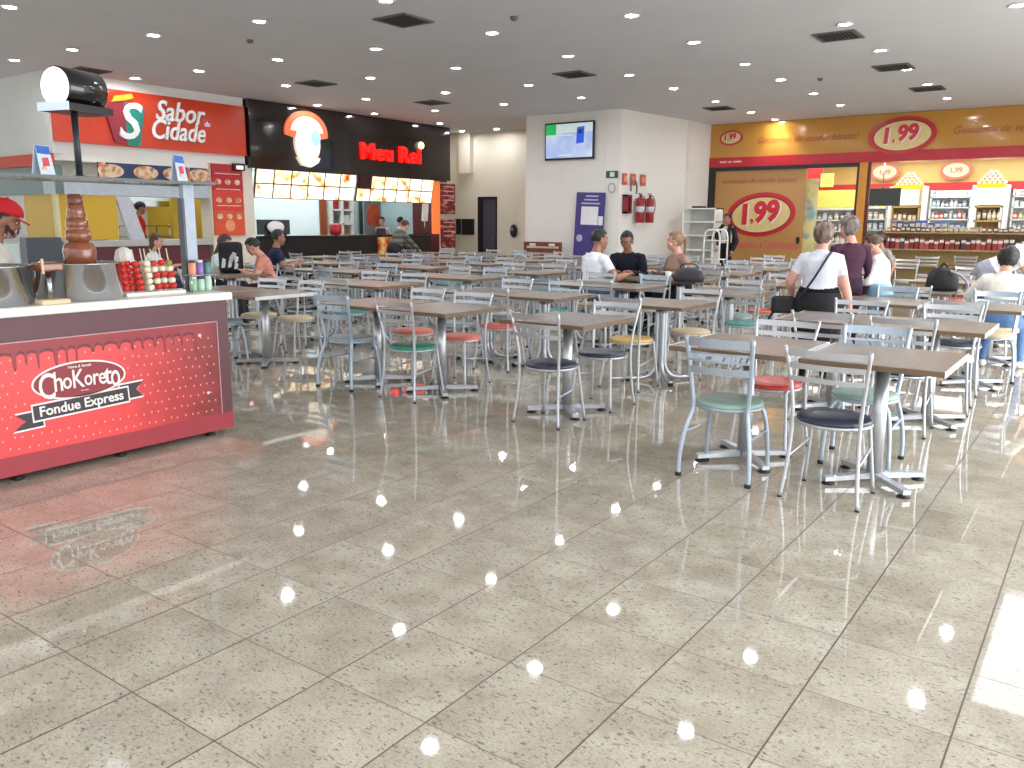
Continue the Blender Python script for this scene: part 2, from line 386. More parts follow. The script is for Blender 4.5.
# inside the orange stall
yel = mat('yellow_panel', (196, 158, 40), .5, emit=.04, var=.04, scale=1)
wall('wall_left_stall_back', [((-20.2, 8.2, 0), (-20.0, 12.0, 3.2))], mat('stall_white', (214, 216, 214), .5))
wall('wall_left_stall_right', [((-20, 11.95, 0), (XF-.4, 12.1, 3.2))], yel)
wall('ceiling_left_stall', [((-20, 8.2, 2.9), (XF-.3, 12.1, 3.0))], white_wall)
for y0, y1, lab in ((8.08, 9.25, 'wide yellow panel left of the stall opening, nearer the hood'),):
    g = MB(); g.b2((XF-.12, y0, 1.16), (XF-.06, y1, 2.03)); tag(g.build('yellow_panel', yel), lab, 'panel')
g = MB(); g.b2((-17.95, 8.1, 1.16), (-16.62, 8.16, 2.03)); tag(g.build('yellow_panel', yel), 'yellow panel around the corner at the far left of the stall', 'panel')
g = MB(); g.b2((XF-.1, 8.0, 1.0), (XF-.0, 8.08, 2.03)); tag(g.build('corner_post', mat('post_cream', (206, 196, 150), .5)), 'pale post between the two yellow stall panels', 'post')
g = MB(); g.b2((-17.4, 10.95, 1.16), (-17.3, 11.45, 2.03)); tag(g.build('yellow_panel', yel), 'narrow yellow panel at the right of the orange stall opening', 'panel')
t = thing('stall_counter', (XF, 9.7, 0), 'long stall counter with grey ledge and maroon front below yellow panels', 'counter')
g = MB(); g.b2((-.5, -1.6, 0), (.0, 1.6, 1.02)); g.build('front', mat('maroon_front', (98, 38, 46), .4), t)
g = MB(); g.b2((-.55, -1.65, 1.02), (.1, 1.65, 1.15), bev=.01); g.build('ledge', mat('ledge_grey', (178, 176, 170), .4), t)
t = thing('wash_sink_cabinet', (-17.3, 7.6, 0), 'white and steel cabinet left of the stall counter behind the kiosk', 'cabinet')
g = MB(); g.b2((-.9, -.3, 0), (.75, .35, 1.1), bev=.02); g.build('body', mat('cabinet_pale', (196, 214, 212), .35), t); g = MB(); g.b2((.78, -.3, 0), (1.05, .35, 1.22), bev=.02); g.build('side_unit', mat('unit_dark', (70, 76, 84), .4), t)
t = thing('extractor_hood', (-18.2, 10.4, 1.95), 'pale steel extractor hood inside the orange stall', 'extractor hood')
g = MB(); g.ring_tube([[(-.6, -.9, 0), (.6, -.9, 0), (.6, .9, 0), (-.6, .9, 0)], [(-.3, -.4, .5), (.3, -.4, .5), (.3, .4, .5), (-.3, .4, .5)], [(-.3, -.4, .95), (.3, -.4, .95), (.3, .4, .95), (-.3, .4, .95)]], 0, False); g.build('canopy', mat('hood_steel', (190, 206, 206), .3, .3), t)
g = MB(); g.b2((.58, -.9, -.1), (.62, .9, .02)); g.build('lip', chrome, t)
t = thing('order_board', (XF-.1, 9.5, 1.15), 'leaning light grey board standing on the stall counter', 'board')
g = MB(); g.prism([(-.27, .88), (.05, .85), (.32, -.0), (-.02, 0)], FX(0, 0, 0), .05); g.build('panel', mat('board_grey', (186, 188, 198), .4), t)
t = thing('till_terminal', (XF-.3, 8.95, 1.15), 'black till screen with white receipt in front of the yellow panel', 'till')
g = MB(); g.b2((.0, -.28, .1), (.06, .22, .42), bev=.01); g.build('screen', black_pl, t); g = MB(); g.b2((-.1, -.1, 0), (.16, .1, .1), bev=.01); g.build('stand', black_pl, t); g = MB(); g.b2((.07, -.08, .12), (.08, .1, .46)); g.build('paper', white_pl, t)
t = thing('shelf_stack', (-18.9, 11.2, 0), 'steel rack with trays at the back of the orange stall', 'rack')
for z in (.9, 1.15, 1.4):
    g = MB(); g.b2((-.3, -.5, z), (.3, .5, z+.03)); g.build('shelf', chrome, t)
for a in (-.28, .28):
    for b_ in (-.48, .48):
        g = MB(); g.cyl((a, b_, 0), (a, b_, 1.45), .018, n=8); g.build('post', chrome, t)

# dark fast food stall
blk = mat('fascia_black', (30, 25, 24), .12, var=.1, scale=.5, coat=.5)
t = thing('dark_stall_sign', (XF, 15.95, 2.74), 'large glossy black fascia with red glowing lettering and lit emblem', 'sign')
g = MB(); g.b2((-.25, 12.42-15.95, 0), (.14, 19.5-15.95, H-2.74-.01)); g.build('board', blk, t)
neon = mat('neon_red', (255, 26, 20), .4, emit=1.6, emit_rgb=(255, 14, 10), var=.01)
text('Meu Rei', .58, FX(XF+.18, 16.99, 3.34), neon, t, 'lettering', .04, .022, 0, 2.3, label='red glowing lettering')
g = MB(); g.ball((.2, 18.16-15.95, 3.66-2.74), (.06, .11, .1)); g.build('light_dot', mat('dot_warm', (255, 236, 160), .4, emit=2.5), t)
# plain lit emblem: fan shaped cap over an oval and a scarf shape
cap = mat('emblem_red', (226, 104, 66), .4, emit=.55); crm = mat('emblem_cream', (255, 240, 216), .4, emit=.55, emit_rgb=(255, 238, 205)); pale = mat('emblem_blue', (150, 196, 226), .4, emit=.6)
Me = FX(.14, 14.05-15.95, 3.52-2.74)
fan = [(.66*math.cos(a), .12+.52*math.sin(a)) for a in [math.radians(-8+k*196/24) for k in range(25)]]
g = MB(); g.prism(fan+[(-.30, -.02), (0, .05), (.30, -.02)], Me, .06); g.build('emblem_fan', cap, t)
fan2 = [(.50*math.cos(a), .12+.38*math.sin(a)) for a in [math.radians(5+k*170/20) for k in range(21)]]
g = MB(); g.prism(fan2, Me, .075); g.build('emblem_fan_inner', crm, t)
g = MB(); g.prism(ELL(.38, .47, 32, .0, -.12), Me, .09); g.build('emblem_oval', crm, t)
g = MB(); g.prism(ELL(.14, .2, 24, .24, .02), Me, .1); g.build('emblem_tint', pale, t)
g = MB(); g.prism([(-.34, -.46), (-.1, -.56), (.36, -.44), (.30, -.56), (.06, -.68), (-.2, -.64)], Me, .1); g.build('emblem_band', crm, t)
# lit menu boards, tilted
menu_ms = [ramp_mat('menu_photo_%d' % k, s, sc, .4, 1.15) for k, (s, sc) in enumerate([
    ([(.28, (196, 60, 20)), (.38, (255, 190, 100)), (.46, (255, 244, 214)), (.7, (255, 250, 236))], 3.6),
    ([(.27, (170, 60, 30)), (.37, (244, 164, 80)), (.45, (255, 240, 205)), (.72, (255, 252, 240))], 4.4),
    ([(.30, (226, 120, 50)), (.42, (255, 226, 160)), (.50, (255, 248, 226)), (.7, (255, 246, 224))], 3.1)])]
frame_m = mat('menu_frame', (92, 40, 20), .5)
for bi, (y0, y1, n) in enumerate(((12.58, 15.72, 6), (15.8, 18.8, 6))):
    t = thing('menu_board', (XF+.1, (y0+y1)/2, 2.74), ('left' if bi == 0 else 'right')+' half of the glowing photo menu boards under the black fascia', 'menu board', rot=(0, .2, 0))
    hw = (y1-y0)/2
    g = MB(); g.b2((-.05, -hw, -.68), (0, hw, 0)); g.build('frame', frame_m, t)
    w = 2*hw/n
    for r_ in range(2):
        for k in range(n):
            if bi == 1 and r_ == 0 and k == 0:
                g = MB(); g.b2((0, -hw+.03, -.3), (.02, -hw+w-.02, -.02)); g.build('menu_panel', mat('panel_dark', (60, 20, 20), .4), t, None); continue
            g = MB(); g.b2((0, -hw+k*w+.025, -.66+.34*(1-r_)), (.02, -hw+(k+1)*w-.025, -.35+.34*(1-r_)), bev=.004)
            g.build('menu_panel', menu_ms[(k*2+r_+bi) % 3], t)
# counter and kitchen
t = thing('service_counter', (XF, 15.6, 0), 'long black service counter of the dark fast food stall', 'counter')
g = MB(); g.b2((-.55, -3.0, 0), (-.02, 3.15, 1.14)); g.build('front', mat('counter_black', (30, 24, 24), .3), t)
g = MB(); g.b2((-.62, -3.0, 1.14), (.06, 3.17, 1.2), bev=.01); g.build('counter_top', black_gl, t)
g = MB(); g.b2((-.02, .95, .55), (.02, 1.85, 1.13)); g.build('poster', ramp_mat('poster_orange', [(.35, (150, 50, 20)), (.5, (224, 120, 40)), (.65, (250, 220, 150))], 4, .4), t)
kw = mat('kitchen_white', (206, 228, 232), .4, scale=1, var=.02)
wall('wall_kitchen_back', [((-19.1, 12.1, 0), (-18.9, 19.4, 3.2))], kw)
wall('wall_kitchen_left', [((-18.9, 12.12, 0), (XF-.4, 12.3, 3.2))], kw)
wall('wall_kitchen_right', [((-17.62, 19.2, 0), (XF, 19.5, 2.8))], mat('kitchen_maroon', (112, 52, 50), .5))
wall('wall_kitchen_corner', [((-18.9, 19.2, 0), (-17.62, 19.4, 2.8))], kw)
wall('ceiling_kitchen', [((-18.9, 12.3, 2.85), (XF-.25, 19.2, 2.95))], white_wall)
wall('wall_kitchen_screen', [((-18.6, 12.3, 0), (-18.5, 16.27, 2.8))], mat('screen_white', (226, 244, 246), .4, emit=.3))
g = MB(); g.b2((-18.62, 16.27, 0), (-18.45, 16.5, 2.8)); tag(g.build('door_jamb', mat('jamb_brown', (150, 78, 42), .5)), 'orange brown door jamb inside the kitchen', 'door jamb')
t = thing('kitchen_shelf', (-18.6, 17.02, 0), 'white kitchen shelf unit with trays behind the counter', 'shelf')
for a in (-.4, .0, .4):
    g = MB(); g.b2((-.25, a-.04, 0), (.25, a+.04, 2.6)); g.build('upright', white_pl, t)
for z in (1.1, 1.45, 1.85, 2.25):
    g = MB(); g.b2((-.25, -.4, z), (.25, .4, z+.04)); g.build('shelf', white_pl, t)
for k, (yy, z, c) in enumerate(((-.3, 1.89, (150, 40, 50)), (.25, 1.89, (120, 60, 60)), (-.3, 1.49, (70, 80, 84)), (.25, 1.49, (214, 216, 210)), (-.28, 2.29, (90, 60, 60)), (.28, 1.14, (150, 110, 70)))):
    g = MB(); g.b2((-.17, -.15, 0), (.17, .15, .24), bev=.02); o = g.build('storage_tub', mat('tub_%d' % k, c, .4), None, (-18.6, 17.02+yy*.72, z)); tag(o, ['dark red tub on the upper kitchen shelf, left', 'dull red tub on the upper kitchen shelf, right', 'grey tub on the middle kitchen shelf', 'white tub on the middle kitchen shelf', 'maroon tub on the top kitchen shelf', 'brown tub on the lowest kitchen shelf'][k], 'tub')
t = thing('fridge', (-18.5, 17.82, 0), 'grey green glass front fridge in the kitchen', 'fridge')
g = MB(); g.b2((-.35, -.36, 0), (.3, .36, 2.3), bev=.02); g.build('body', mat('fridge_grey', (150, 168, 168), .3), t); g = MB(); g.b2((.3, -.30, .3), (.33, .30, 2.2)); g.build('glass_door', mat('fridge_glass', (66, 84, 82), .1), t); g = MB(); g.cyl((.36, .26, .9), (.36, .26, 1.6), .015); g.build('handle', chrome, t)
t = thing('round_emblem_board', (-17.9, 17.75, 1.2), 'brown board with round orange emblem behind the counter', 'sign')
g = MB(); g.b2((-.03, -.34, -.6), (.03, .34, 1.0)); g.build('board', mat('board_steel', (130, 134, 136), .4), t); g = MB(); g.prism(ELL(.26, .33, 32), FX(.03, .02, .52), .02); g.build('emblem', mat('emblem_orange', (196, 92, 58), .4), t)
t = thing('red_bucket', (-16.85, 15.35, 1.2), 'round red bucket on the black counter', 'bucket')
g = MB(); g.lathe([(.12, 0), (.16, .05), (.17, .26), (.155, .27), (.14, .06)], n=20); g.build('body', red_pl, t); g = MB(); g.tube([(0, -.17, .24), (0, -.1, .34), (0, .1, .34), (0, .17, .24)], .008); g.build('handle', chrome, t)
t = thing('till_terminal', (-16.8, 13.3, 1.2), 'black till with white papers at the left end of the black counter', 'till')
g = MB(); g.b2((-.05, -.45, .02), (.02, .5, .38), bev=.01); g.build('screen', mat('till_grey', (60, 64, 62), .4), t); g = MB(); g.b2((-.1, -.2, 0), (.14, .3, .06)); g.build('base', black_pl, t)
g = MB(); g.ball((.1, .0, .2), (.06, .26, .15)); g.build('paper_roll', white_pl, t)
# poster column right of the counter
t = thing('menu_totem', (-16.42, 19.45, 0.0), 'tall dark red poster panels on the wall right of the black counter', 'poster')
post = ramp_mat('poster_maroon', [(.36, (84, 20, 24)), (.5, (130, 28, 32)), (.62, (190, 120, 110)), (.72, (236, 220, 210))], 3.4, .4, stretch=(1, 1, 2.2))
for z0, z1 in ((1.78, 2.66), (.72, 1.62)):
    g = MB(); g.b2((-.06, -.3, z0), (.02, .32, z1)); g.build('poster', post, t)
    for k in range(4):
        g = MB(); g.b2((.02, -.24, z1-.1-.13*k), (.026, .26, z1-.07-.13*k)); g.build('text_line', mat('line_pink', (226, 178, 172), .5), t)
g = MB(); g.b2((-.07, -.33, 0), (-.05, .35, 2.7)); g.build('backing', mat('totem_white', (214, 206, 196), .5), t)
g = MB(); g.b2((XF-.05, 18.85, 1.2), (XF+.05, 19.12, 2.72)); tag(g.build('glowing_side_panel', mat('side_glow', (236, 122, 60), .4, emit=.6)), 'narrow glowing orange panel between menu boards and dark red posters', 'sign')
t = thing('white_notice_stand', (-16.6, 18.6, 1.2), 'white notice sheets on a stand at the right end of the counter', 'notice')
g = MB(); g.cyl((0, 0, 0), (0, 0, .5), .015); g.build('pole', chrome, t); g = MB(); g.box((.02, 0, .62), (.02, .26, .5), rot=(0, .1, 0)); g.build('sheet', white_pl, t); g = MB(); g.lathe([(.12, 0), (.12, .02), (.02, .03)]); g.build('base', black_pl, t)
# ------------------------------------------------------------------ chocolate fondue kiosk, front face X = -5.2
KX, KY = -5.2, 3.67
t = kiosk = thing('fondue_kiosk', (KX, KY, 0), 'red kiosk counter printed with a chocolate covered strawberry and oval logo', 'kiosk')
upm = mat('kiosk_red_shaded', (92, 50, 58), .38, var=.03); lowm = mat('kiosk_red_floorlit', (158, 50, 62), .35, var=.03)  # same body red; floor reflection painted in: upper tone darker, lower brighter
g = MB(); g.b2((-.5, -3.3, .84), (0, 0, .985)); g.b2((-.5, -.1, .15), (0, 0, .84), 0); g.build('upper_band', [upm], t)
g = MB(); g.b2((-.5, -3.3, .04), (.002, .0, .16)); g.build('lower_band', lowm, t)
g = MB(); g.b2((-.9, -3.3, .05), (-.5, -.02, .95)); g.build('inner_body', mat('kiosk_inside', (120, 96, 92), .5), t)
g = MB(); g.b2((-.56, -3.34, .985), (.035, .03, 1.04), bev=.008); g.build('countertop', white_lam, t)
# printed front panel
def panel_mat():
    m = bpy.data.materials.new('strawberry_print'); m.use_nodes = True; nt = m.node_tree; b = nt.nodes['Principled BSDF']; L = nt.links
    tc = nt.nodes.new('ShaderNodeTexCoord'); sp = nt.nodes.new('ShaderNodeSeparateXYZ'); L.new(tc.outputs['Object'], sp.inputs[0])
    nz = nt.nodes.new('ShaderNodeTexNoise'); nz.inputs['Scale'].default_value = 7; nz.inputs['Detail'].default_value = 5; L.new(tc.outputs['Object'], nz.inputs['Vector'])
    ad = nt.nodes.new('ShaderNodeMath'); ad.operation = 'MULTIPLY_ADD'; L.new(nz.outputs['Fac'], ad.inputs[0]); ad.inputs[1].default_value = .5; L.new(sp.outputs['Y'], ad.inputs[2])
    mr = nt.nodes.new('ShaderNodeMapRange'); mr.inputs['From Min'].default_value = -.62; mr.inputs['From Max'].default_value = .12; L.new(ad.outputs[0], mr.inputs['Value'])
    rp = nt.nodes.new('ShaderNodeValToRGB'); e = rp.color_ramp.elements
    e[0].position = 0; e[0].color = lin((226, 74, 76))+(1,); e[1].position = 1; e[1].color = lin((128, 40, 44))+(1,)
    L.new(mr.outputs[0], rp.inputs['Fac']); L.new(rp.outputs['Color'], b.inputs['Base Color']); b.inputs['Roughness'].default_value = .3
    return m
seedm = mat('print_seed', (236, 168, 140), .4); dripm = mat('print_chocolate', (150, 44, 54), .3); dripd = mat('print_chocolate_dark', (104, 26, 32), .3)
g = MB()
g.b2((-.01, -3.25, .16), (.006, -.1, .835), 0)
P0 = FX(.0062, 0, 0)
# chocolate drips running down from the top edge
rnd = random.Random(3)
def drips(off, dz):
    low = []; x = -3.2
    while x < -.28:
        w = rnd.choice((.07, .09, .06, .11)); d = rnd.choice((.06, .09, .05, .12, .03))
        a = .76+dz
        for k in range(6):
            u = k/5; low.append((x+w*.75*u, a-.0+.012*math.sin(PI*u)))
        for k in range(1, 7):
            u = k/7; low.append((x+w*.75+w*.25*u, a-d*math.sin(PI*u)**.6))
        x += w
    low = [p for p in low if p[0] < -.27]
    low += [(-.25, .79), (-.2, .815), (-.13, .832)]
    return [(-3.2, .834)]+low
st = rnd.getstate(); g.prism(drips(0, -.008), P0, .0012, 3); rnd.setstate(st); g.prism(drips(0, .012), FX(.0076, 0, 0), .0012, 2)
for r_ in range(9):
    for k in range(60):
        x = -3.2+k*.055+(r_ % 2)*.027+rnd.uniform(-.008, .008); z = .2+r_*.066+rnd.uniform(-.008, .008)
        if x > -.13 or (-1.42 < x < -.82 and .4 < z < .68) or (-1.5 < x < -.72 and .3 < z < .45): continue
        g.prism(ELL(.0055, .0075, 6, x, z), P0, .0008, 1)
g.prism(ELL(.011, .011, 12, -.2, .33), P0, .0012, 4); g.prism(ELL(.012, .012, 12, -.24, .75), P0, .0012, 4)
g.build('printed_panel', [panel_mat(), seedm, dripm, dripd, mat('print_white', (236, 214, 206), .4)], t)
g = MB(); g.b2((0, -3.25, .833), (.012, -.098, .839)); g.b2((0, -.1, .16), (.012, -.095, .839)); g.build('panel_trim', mat('trim_pale', (206, 160, 160), .3), t)
# oval logo and ribbon
lw = mat('logo_white', (240, 236, 232), .4); lm = mat('logo_dark_red', (140, 38, 46), .35); ln = mat('ribbon_dark', (52, 40, 48), .4)
cx = -1.1; cz = .563
g = MB(); g.prism(ELL(.295, .118, 48, cx, cz), FX(.007, 0, 0), .002, 0); g.build('logo_rim', lw, t)
g = MB(); g.prism(ELL(.283, .107, 48, cx, cz), FX(.009, 0, 0), .0015, 0); g.build('logo_oval', lm, t)
sizes = [('C', .225, -.208, -.022), ('h', .175, -.138, -.0), ('o', .150, -.084, .0), ('K', .165, -.018, .002), ('o', .140, .048, .0), ('r', .150, .094, .0), ('e', .150, .137, -.002), ('t', .185, .176, -.0), ('o', .220, .224, -.008)]
for ch, s_, x, dz in sizes:
    text(ch, s_, FX(KX+.012, KY+cx+x, cz+dz), lw, t, 'logo_letter', .001, .008, .0, None, sx={'C': .66, 'h': .74, 'K': .72, 't': .85}.get(ch, .72 if s_ < .2 else .55))
text('Nama & Samali', .024, FX(KX+.012, KY+cx, cz+.085), lw, t, 'small_lettering', .0008, .01)
text('chocolate', .013, FX(KX+.012, KY+cx+.02, cz-.07), lw, t, 'small_lettering', .0008, .0)
g = MB(); g.prism(ELL(.006, .006, 10, cx-.07, cz+.045), FX(.011, 0, 0), .001); g.build('logo_dot', lm, t)
th = math.radians(2.2)
rib = [(-.30, -.045), (.30, -.045), (.30, .045), (-.30, .045)]
def rmat(x, d): return FX(x, cx-.0, .408) @ Matrix.Rotation(th, 4, 'Z')
tails = [[(-.42, -.085), (-.25, -.085), (-.25, .01), (-.40, .01), (-.35, -.038)], [(.25, -.03), (.40, -.03), (.36, .025), (.41, .068), (.25, .068)]]
g = MB()
for pl in tails:
    c_ = (sum(p[0] for p in pl)/5, sum(p[1] for p in pl)/5)
    g.prism([(c_[0]+(p[0]-c_[0])*1.10, c_[1]+(p[1]-c_[1])*1.22) for p in pl], rmat(.0075, 0), .001, 0); g.prism(pl, rmat(.0085, 0), .001, 1)
g.prism([(p[0]*1.03, p[1]*1.25) for p in rib], rmat(.0095, 0), .001, 0); g.prism(rib, rmat(.0105, 0), .001, 1)
g.build('logo_ribbon', [lw, ln], t)
text('Fondue Express', .085, FX(KX+.0125, KY+cx-.0, .408), lw, t, 'lettering', .001, .02, 0, .53, rz=th)
for k, y in enumerate((-.17, -.85, -1.5, -2.3, -3.1)):
    for x in (-.05, -.8):
        g = MB(); g.lathe([(.035, 0), (.035, .012), (.014, .02), (.014, .06)], (x, y, 0), n=14); g.build('leg', [rubber], t)
# canopy glass with its two posts
t = thing('kiosk_canopy', (KX, KY, 1.04), 'glass shelf canopy on flat grey posts above the red kiosk counter', 'canopy')
gl = mat('canopy_glass', (186, 206, 206), .05, alpha=.35, var=.02)
g = MB(); g.b2((-.52, -3.2, .755), (-.05, .0, .767)); g.build('glass_shelf', gl, t)
g = MB(); g.b2((-.055, -3.2, .752), (-.045, .005, .770)); g.b2((-.525, -3.2, .752), (-.515, .005, .770)); g.b2((-.52, -.005, .752), (-.05, .005, .770)); g.build('shelf_edge', mat('edge_dark', (40, 52, 54), .2), t)
pm = mat('post_steel', (150, 158, 170), .4, .35); pd = mat('post_side', (70, 76, 84), .4)
for y in (-.095, -2.6):
    g = MB(); g.box((-.26, y, .377), (.05, .085, .755)); g.build('post', pm, t); g = MB(); g.box((-.26, y-.05, .33), (.06, .018, .66)); g.build('post_edge', pd, t)
# lit drum sign on a pole
t = thing('drum_sign', (-5.46, 2.82, 1.806), 'black drum lamp with glowing round face on a pole above the kiosk', 'lamp')
g = MB(); g.cyl((0, 0, 0), (0, 0, .42), .02, n=14); g.lathe([(.06, 0), (.06, .012), (.022, .02)]); g.build('pole', mat('pole_slate', (40, 48, 58), .35), t)
A = Matrix.Translation((.032, -.12, .545)) @ Matrix.Rotation(math.atan2(.96, -.267), 4, 'Z') @ Matrix.Rotation(PI/2, 4, 'Y')
g = MB(); g.lathe([(.03, .0), (.118, .0), (.124, .01), (.124, .29), (.115, .30), (.02, .30)], n=36, M=A); g.build('housing', black_gl, t)
g = MB(); g.lathe([(.001, -.012), (.10, -.010), (.114, -.002), (.114, .004)], n=36, M=A); g.build('glowing_face', mat('lamp_face', (255, 240, 250), .4, emit=2.2, var=.03, scale=6), t)
B = Matrix.Translation((.0, .0, .40)) @ Matrix.Rotation(math.atan2(.96, -.267), 4, 'Z')
g = MB(); g.prism([(-.15, -.12), (.20, -.12), (.20, .12), (-.15, .12)], B, .045); g.build('tray', black_gl, t)
g = MB(); g.prism([(-.158, -.125), (-.148, -.125), (-.148, .125), (-.158, .125)], B, .05); g.build('tray_front', mat('tray_white', (206, 222, 236), .3, emit=.4), t)
# tent cards
for k, (y, lab) in enumerate(((2.52, 'white and blue tent card left, beside the drum lamp pole'), (3.42, 'white and blue tent card at the right end of the glass canopy'))):
    t = thing('tent_card', (-5.30, y, 1.808), lab, 'card', rz=.5)
    cm = [mat('card_white', (206, 222, 240), .5), mat('card_blue', (44, 104, 196), .5), mat('card_red', (220, 70, 80), .5), mat('card_orange', (240, 180, 120), .5)]
    Tm = Matrix.Rotation(-.12, 4, 'Y')
    g = MB(); g.prism([(-.065, 0), (.065, 0), (.06, .175), (-.06, .175)], Matrix.Translation((.03, 0, 0)) @ Euler((PI/2-.16, 0, PI/2)).to_matrix().to_4x4(), .003, 0)
    g.prism([(-.06, .125), (.06, .125), (.058, .172), (-.058, .172)], Matrix.Translation((.033, 0, 0)) @ Euler((PI/2-.16, 0, PI/2)).to_matrix().to_4x4(), .003, 1)
    g.prism([(-.03, .05), (.03, .055), (.028, .105), (-.026, .1)], Matrix.Translation((.033, 0, 0)) @ Euler((PI/2-.16, 0, PI/2)).to_matrix().to_4x4(), .003, 2)
    g.prism([(-.05, .03), (.0, .03), (-.01, .05), (-.04, .05)], Matrix.Translation((.0334, 0, 0)) @ Euler((PI/2-.16, 0, PI/2)).to_matrix().to_4x4(), .0022, 3)
    g.prism([(-.065, 0), (.065, 0), (.06, .175), (-.06, .175)], Matrix.Translation((-.03, 0, 0)) @ Euler((PI/2+.16, 0, PI/2)).to_matrix().to_4x4(), .003, 0)
    g.build('card', cm, t)
# steel pots with the chocolate fountain
def pot(x, y, lab):
    t = thing('steel_pot', (x, y, 1.04), lab, 'pot', 'steel pots on the kiosk')
    g = MB(); g.lathe([(.0, .0), (.245, 0), (.255, .012), (.255, .225), (.264, .228), (.264, .236), (.246, .236), (.246, .03), (0., .03)], n=40); g.build('body', chrome, t)
    g = MB(); g.lathe([(0, .19), (.244, .19), (.244, .2), (0, .205)], n=32); g.build('chocolate', mat('chocolate', (104, 60, 40), .2), t)
    return t
pot(-5.47, 2.765, 'large round polished steel pot under the chocolate fountain'); pot(-5.47, 2.19, 'polished steel pot at far left beside the red capped attendant')
t = thing('chocolate_fountain', (-5.47, 2.78, 1.243), 'tiered brown chocolate fountain rising from the steel pot', 'chocolate fountain')
ch = mat('flowing_chocolate', (142, 82, 56), .16, var=.18, scale=30, coat=.5)
g = MB(); g.lathe([(.085, 0), (.094, .05), (.10, .11), (.085, .15), (.055, .165)], n=28); g.build('bowl_tier', ch, t)
g = MB(); g.lathe([(.055, .16), (.078, .18), (.072, .235), (.052, .245), (.068, .26), (.062, .31), (.048, .315), (.056, .33), (.048, .39), (.04, .40)], n=28); g.build('tier', ch, t)
g = MB(); g.lathe([(.04, .395), (.047, .41), (.044, .46), (.03, .465)], n=24); g.build('crown', mat('chocolate_dark', (118, 70, 60), .2), t)
# small tray of brown wafers between the pots, wooden board, cup stack
t = thing('wafer_stand', (-5.27, 2.475, 1.04), 'small steel stand holding a brown wafer tray between the two pots', 'stand')
g = MB(); g.cyl((0, 0, 0), (0, 0, .2), .018); g.build('pole', chrome, t)
g = MB(); g.box((0, 0, .225), (.13, .13, .05), bev=.01); g.build('tray', ch, t); g = MB(); g.box((.065, -.06, .23), (.012, .012, .09)); g.build('handle', mat('pale_wood', (220, 190, 150), .5), t)
g = MB(); g.box((-5.235, 2.47, 1.055), (.10, .17, .03), bev=.006); tag(g.build('wooden_board', mat('pale_board', (226, 206, 168), .5)), 'small pale wooden board at the counter edge between the pots', 'board')
t = thing('cup_stack', (-5.62, 3.16, 1.04), 'stack of white domed cups behind the strawberry skewers', 'cup stack')
g = MB(); g.lathe([(0, 0), (.045, 0), (.05, .2), (.062, .22), (.062, .25), (.05, .3), (.02, .32), (0, .325)], n=22); g.build('cups', white_pl, t)
# fruit skewers
straw = mat('strawberry', (206, 44, 36), .3, var=.15, scale=60); ban = mat('banana_slice', (238, 232, 206), .45); stickm = mat('skewer_wood', (230, 214, 180), .5)
green = mat('green_grape', (150, 150, 60), .3)
t = thing('skewer_block', (-5.40, 3.19, 1.04), 'low white block holding the fruit skewers upright', 'holder')
g = MB(); g.box((0, 0.03, .012), (.13, .44, .024), bev=.004); g.build('block', white_lam, t)
SK = [(-5.37, 2.97, 's', 'first strawberry skewer from the left'), (-5.39, 3.025, 's', 'second strawberry skewer, beside the white banana one'), (-5.35, 3.065, 's', 'strawberry skewer in front, leaning against the banana skewer'),
      (-5.36, 3.14, 'b', 'banana slice skewer in front of the pair'), (-5.41, 3.15, 'b', 'banana slice skewer behind the other white one'),
      (-5.37, 3.21, 'm', 'mixed strawberry and banana skewer next to the white ones'), (-5.39, 3.27, 'm', 'middle mixed fruit skewer of red and white pieces'), (-5.37, 3.32, 'g', 'mixed skewer topped with a green grape, last on the right')]
for k, (x, y, kind, lab) in enumerate(SK):
    t = thing('fruit_skewer', (x, y+.05, 1.06), lab, 'fruit skewer', 'fruit skewers on the kiosk', rot=(.14+.03*(k % 3), .05, 0))
    g = MB(); g.cyl((0, 0, 0), (0, 0, .30), .004, n=6); g.build('stick', stickm, t)
    for q in range(5):
        z = .035+.041*q
        kk = kind if kind in 'sb' else ('s' if q % 2 == 0 else 'b')
        if kind == 'g' and q == 4: kk = 'g'
        g = MB()
        if kk == 's': g.lathe([(0, -.022), (.016, -.016), (.027, 0), (.022, .017), (0, .021)], (0, 0, z), n=12); g.build('strawberry', straw, t)
        elif kk == 'b': g.lathe([(0, -.017), (.022, -.015), (.025, 0), (.022, .015), (0, .017)], (.004*(-1)**q, 0, z), n=12); g.build('banana_slice', ban, t)
        else: g.ball((0, 0, z), .022, 0, 10, 8); g.build('grape', green, t)
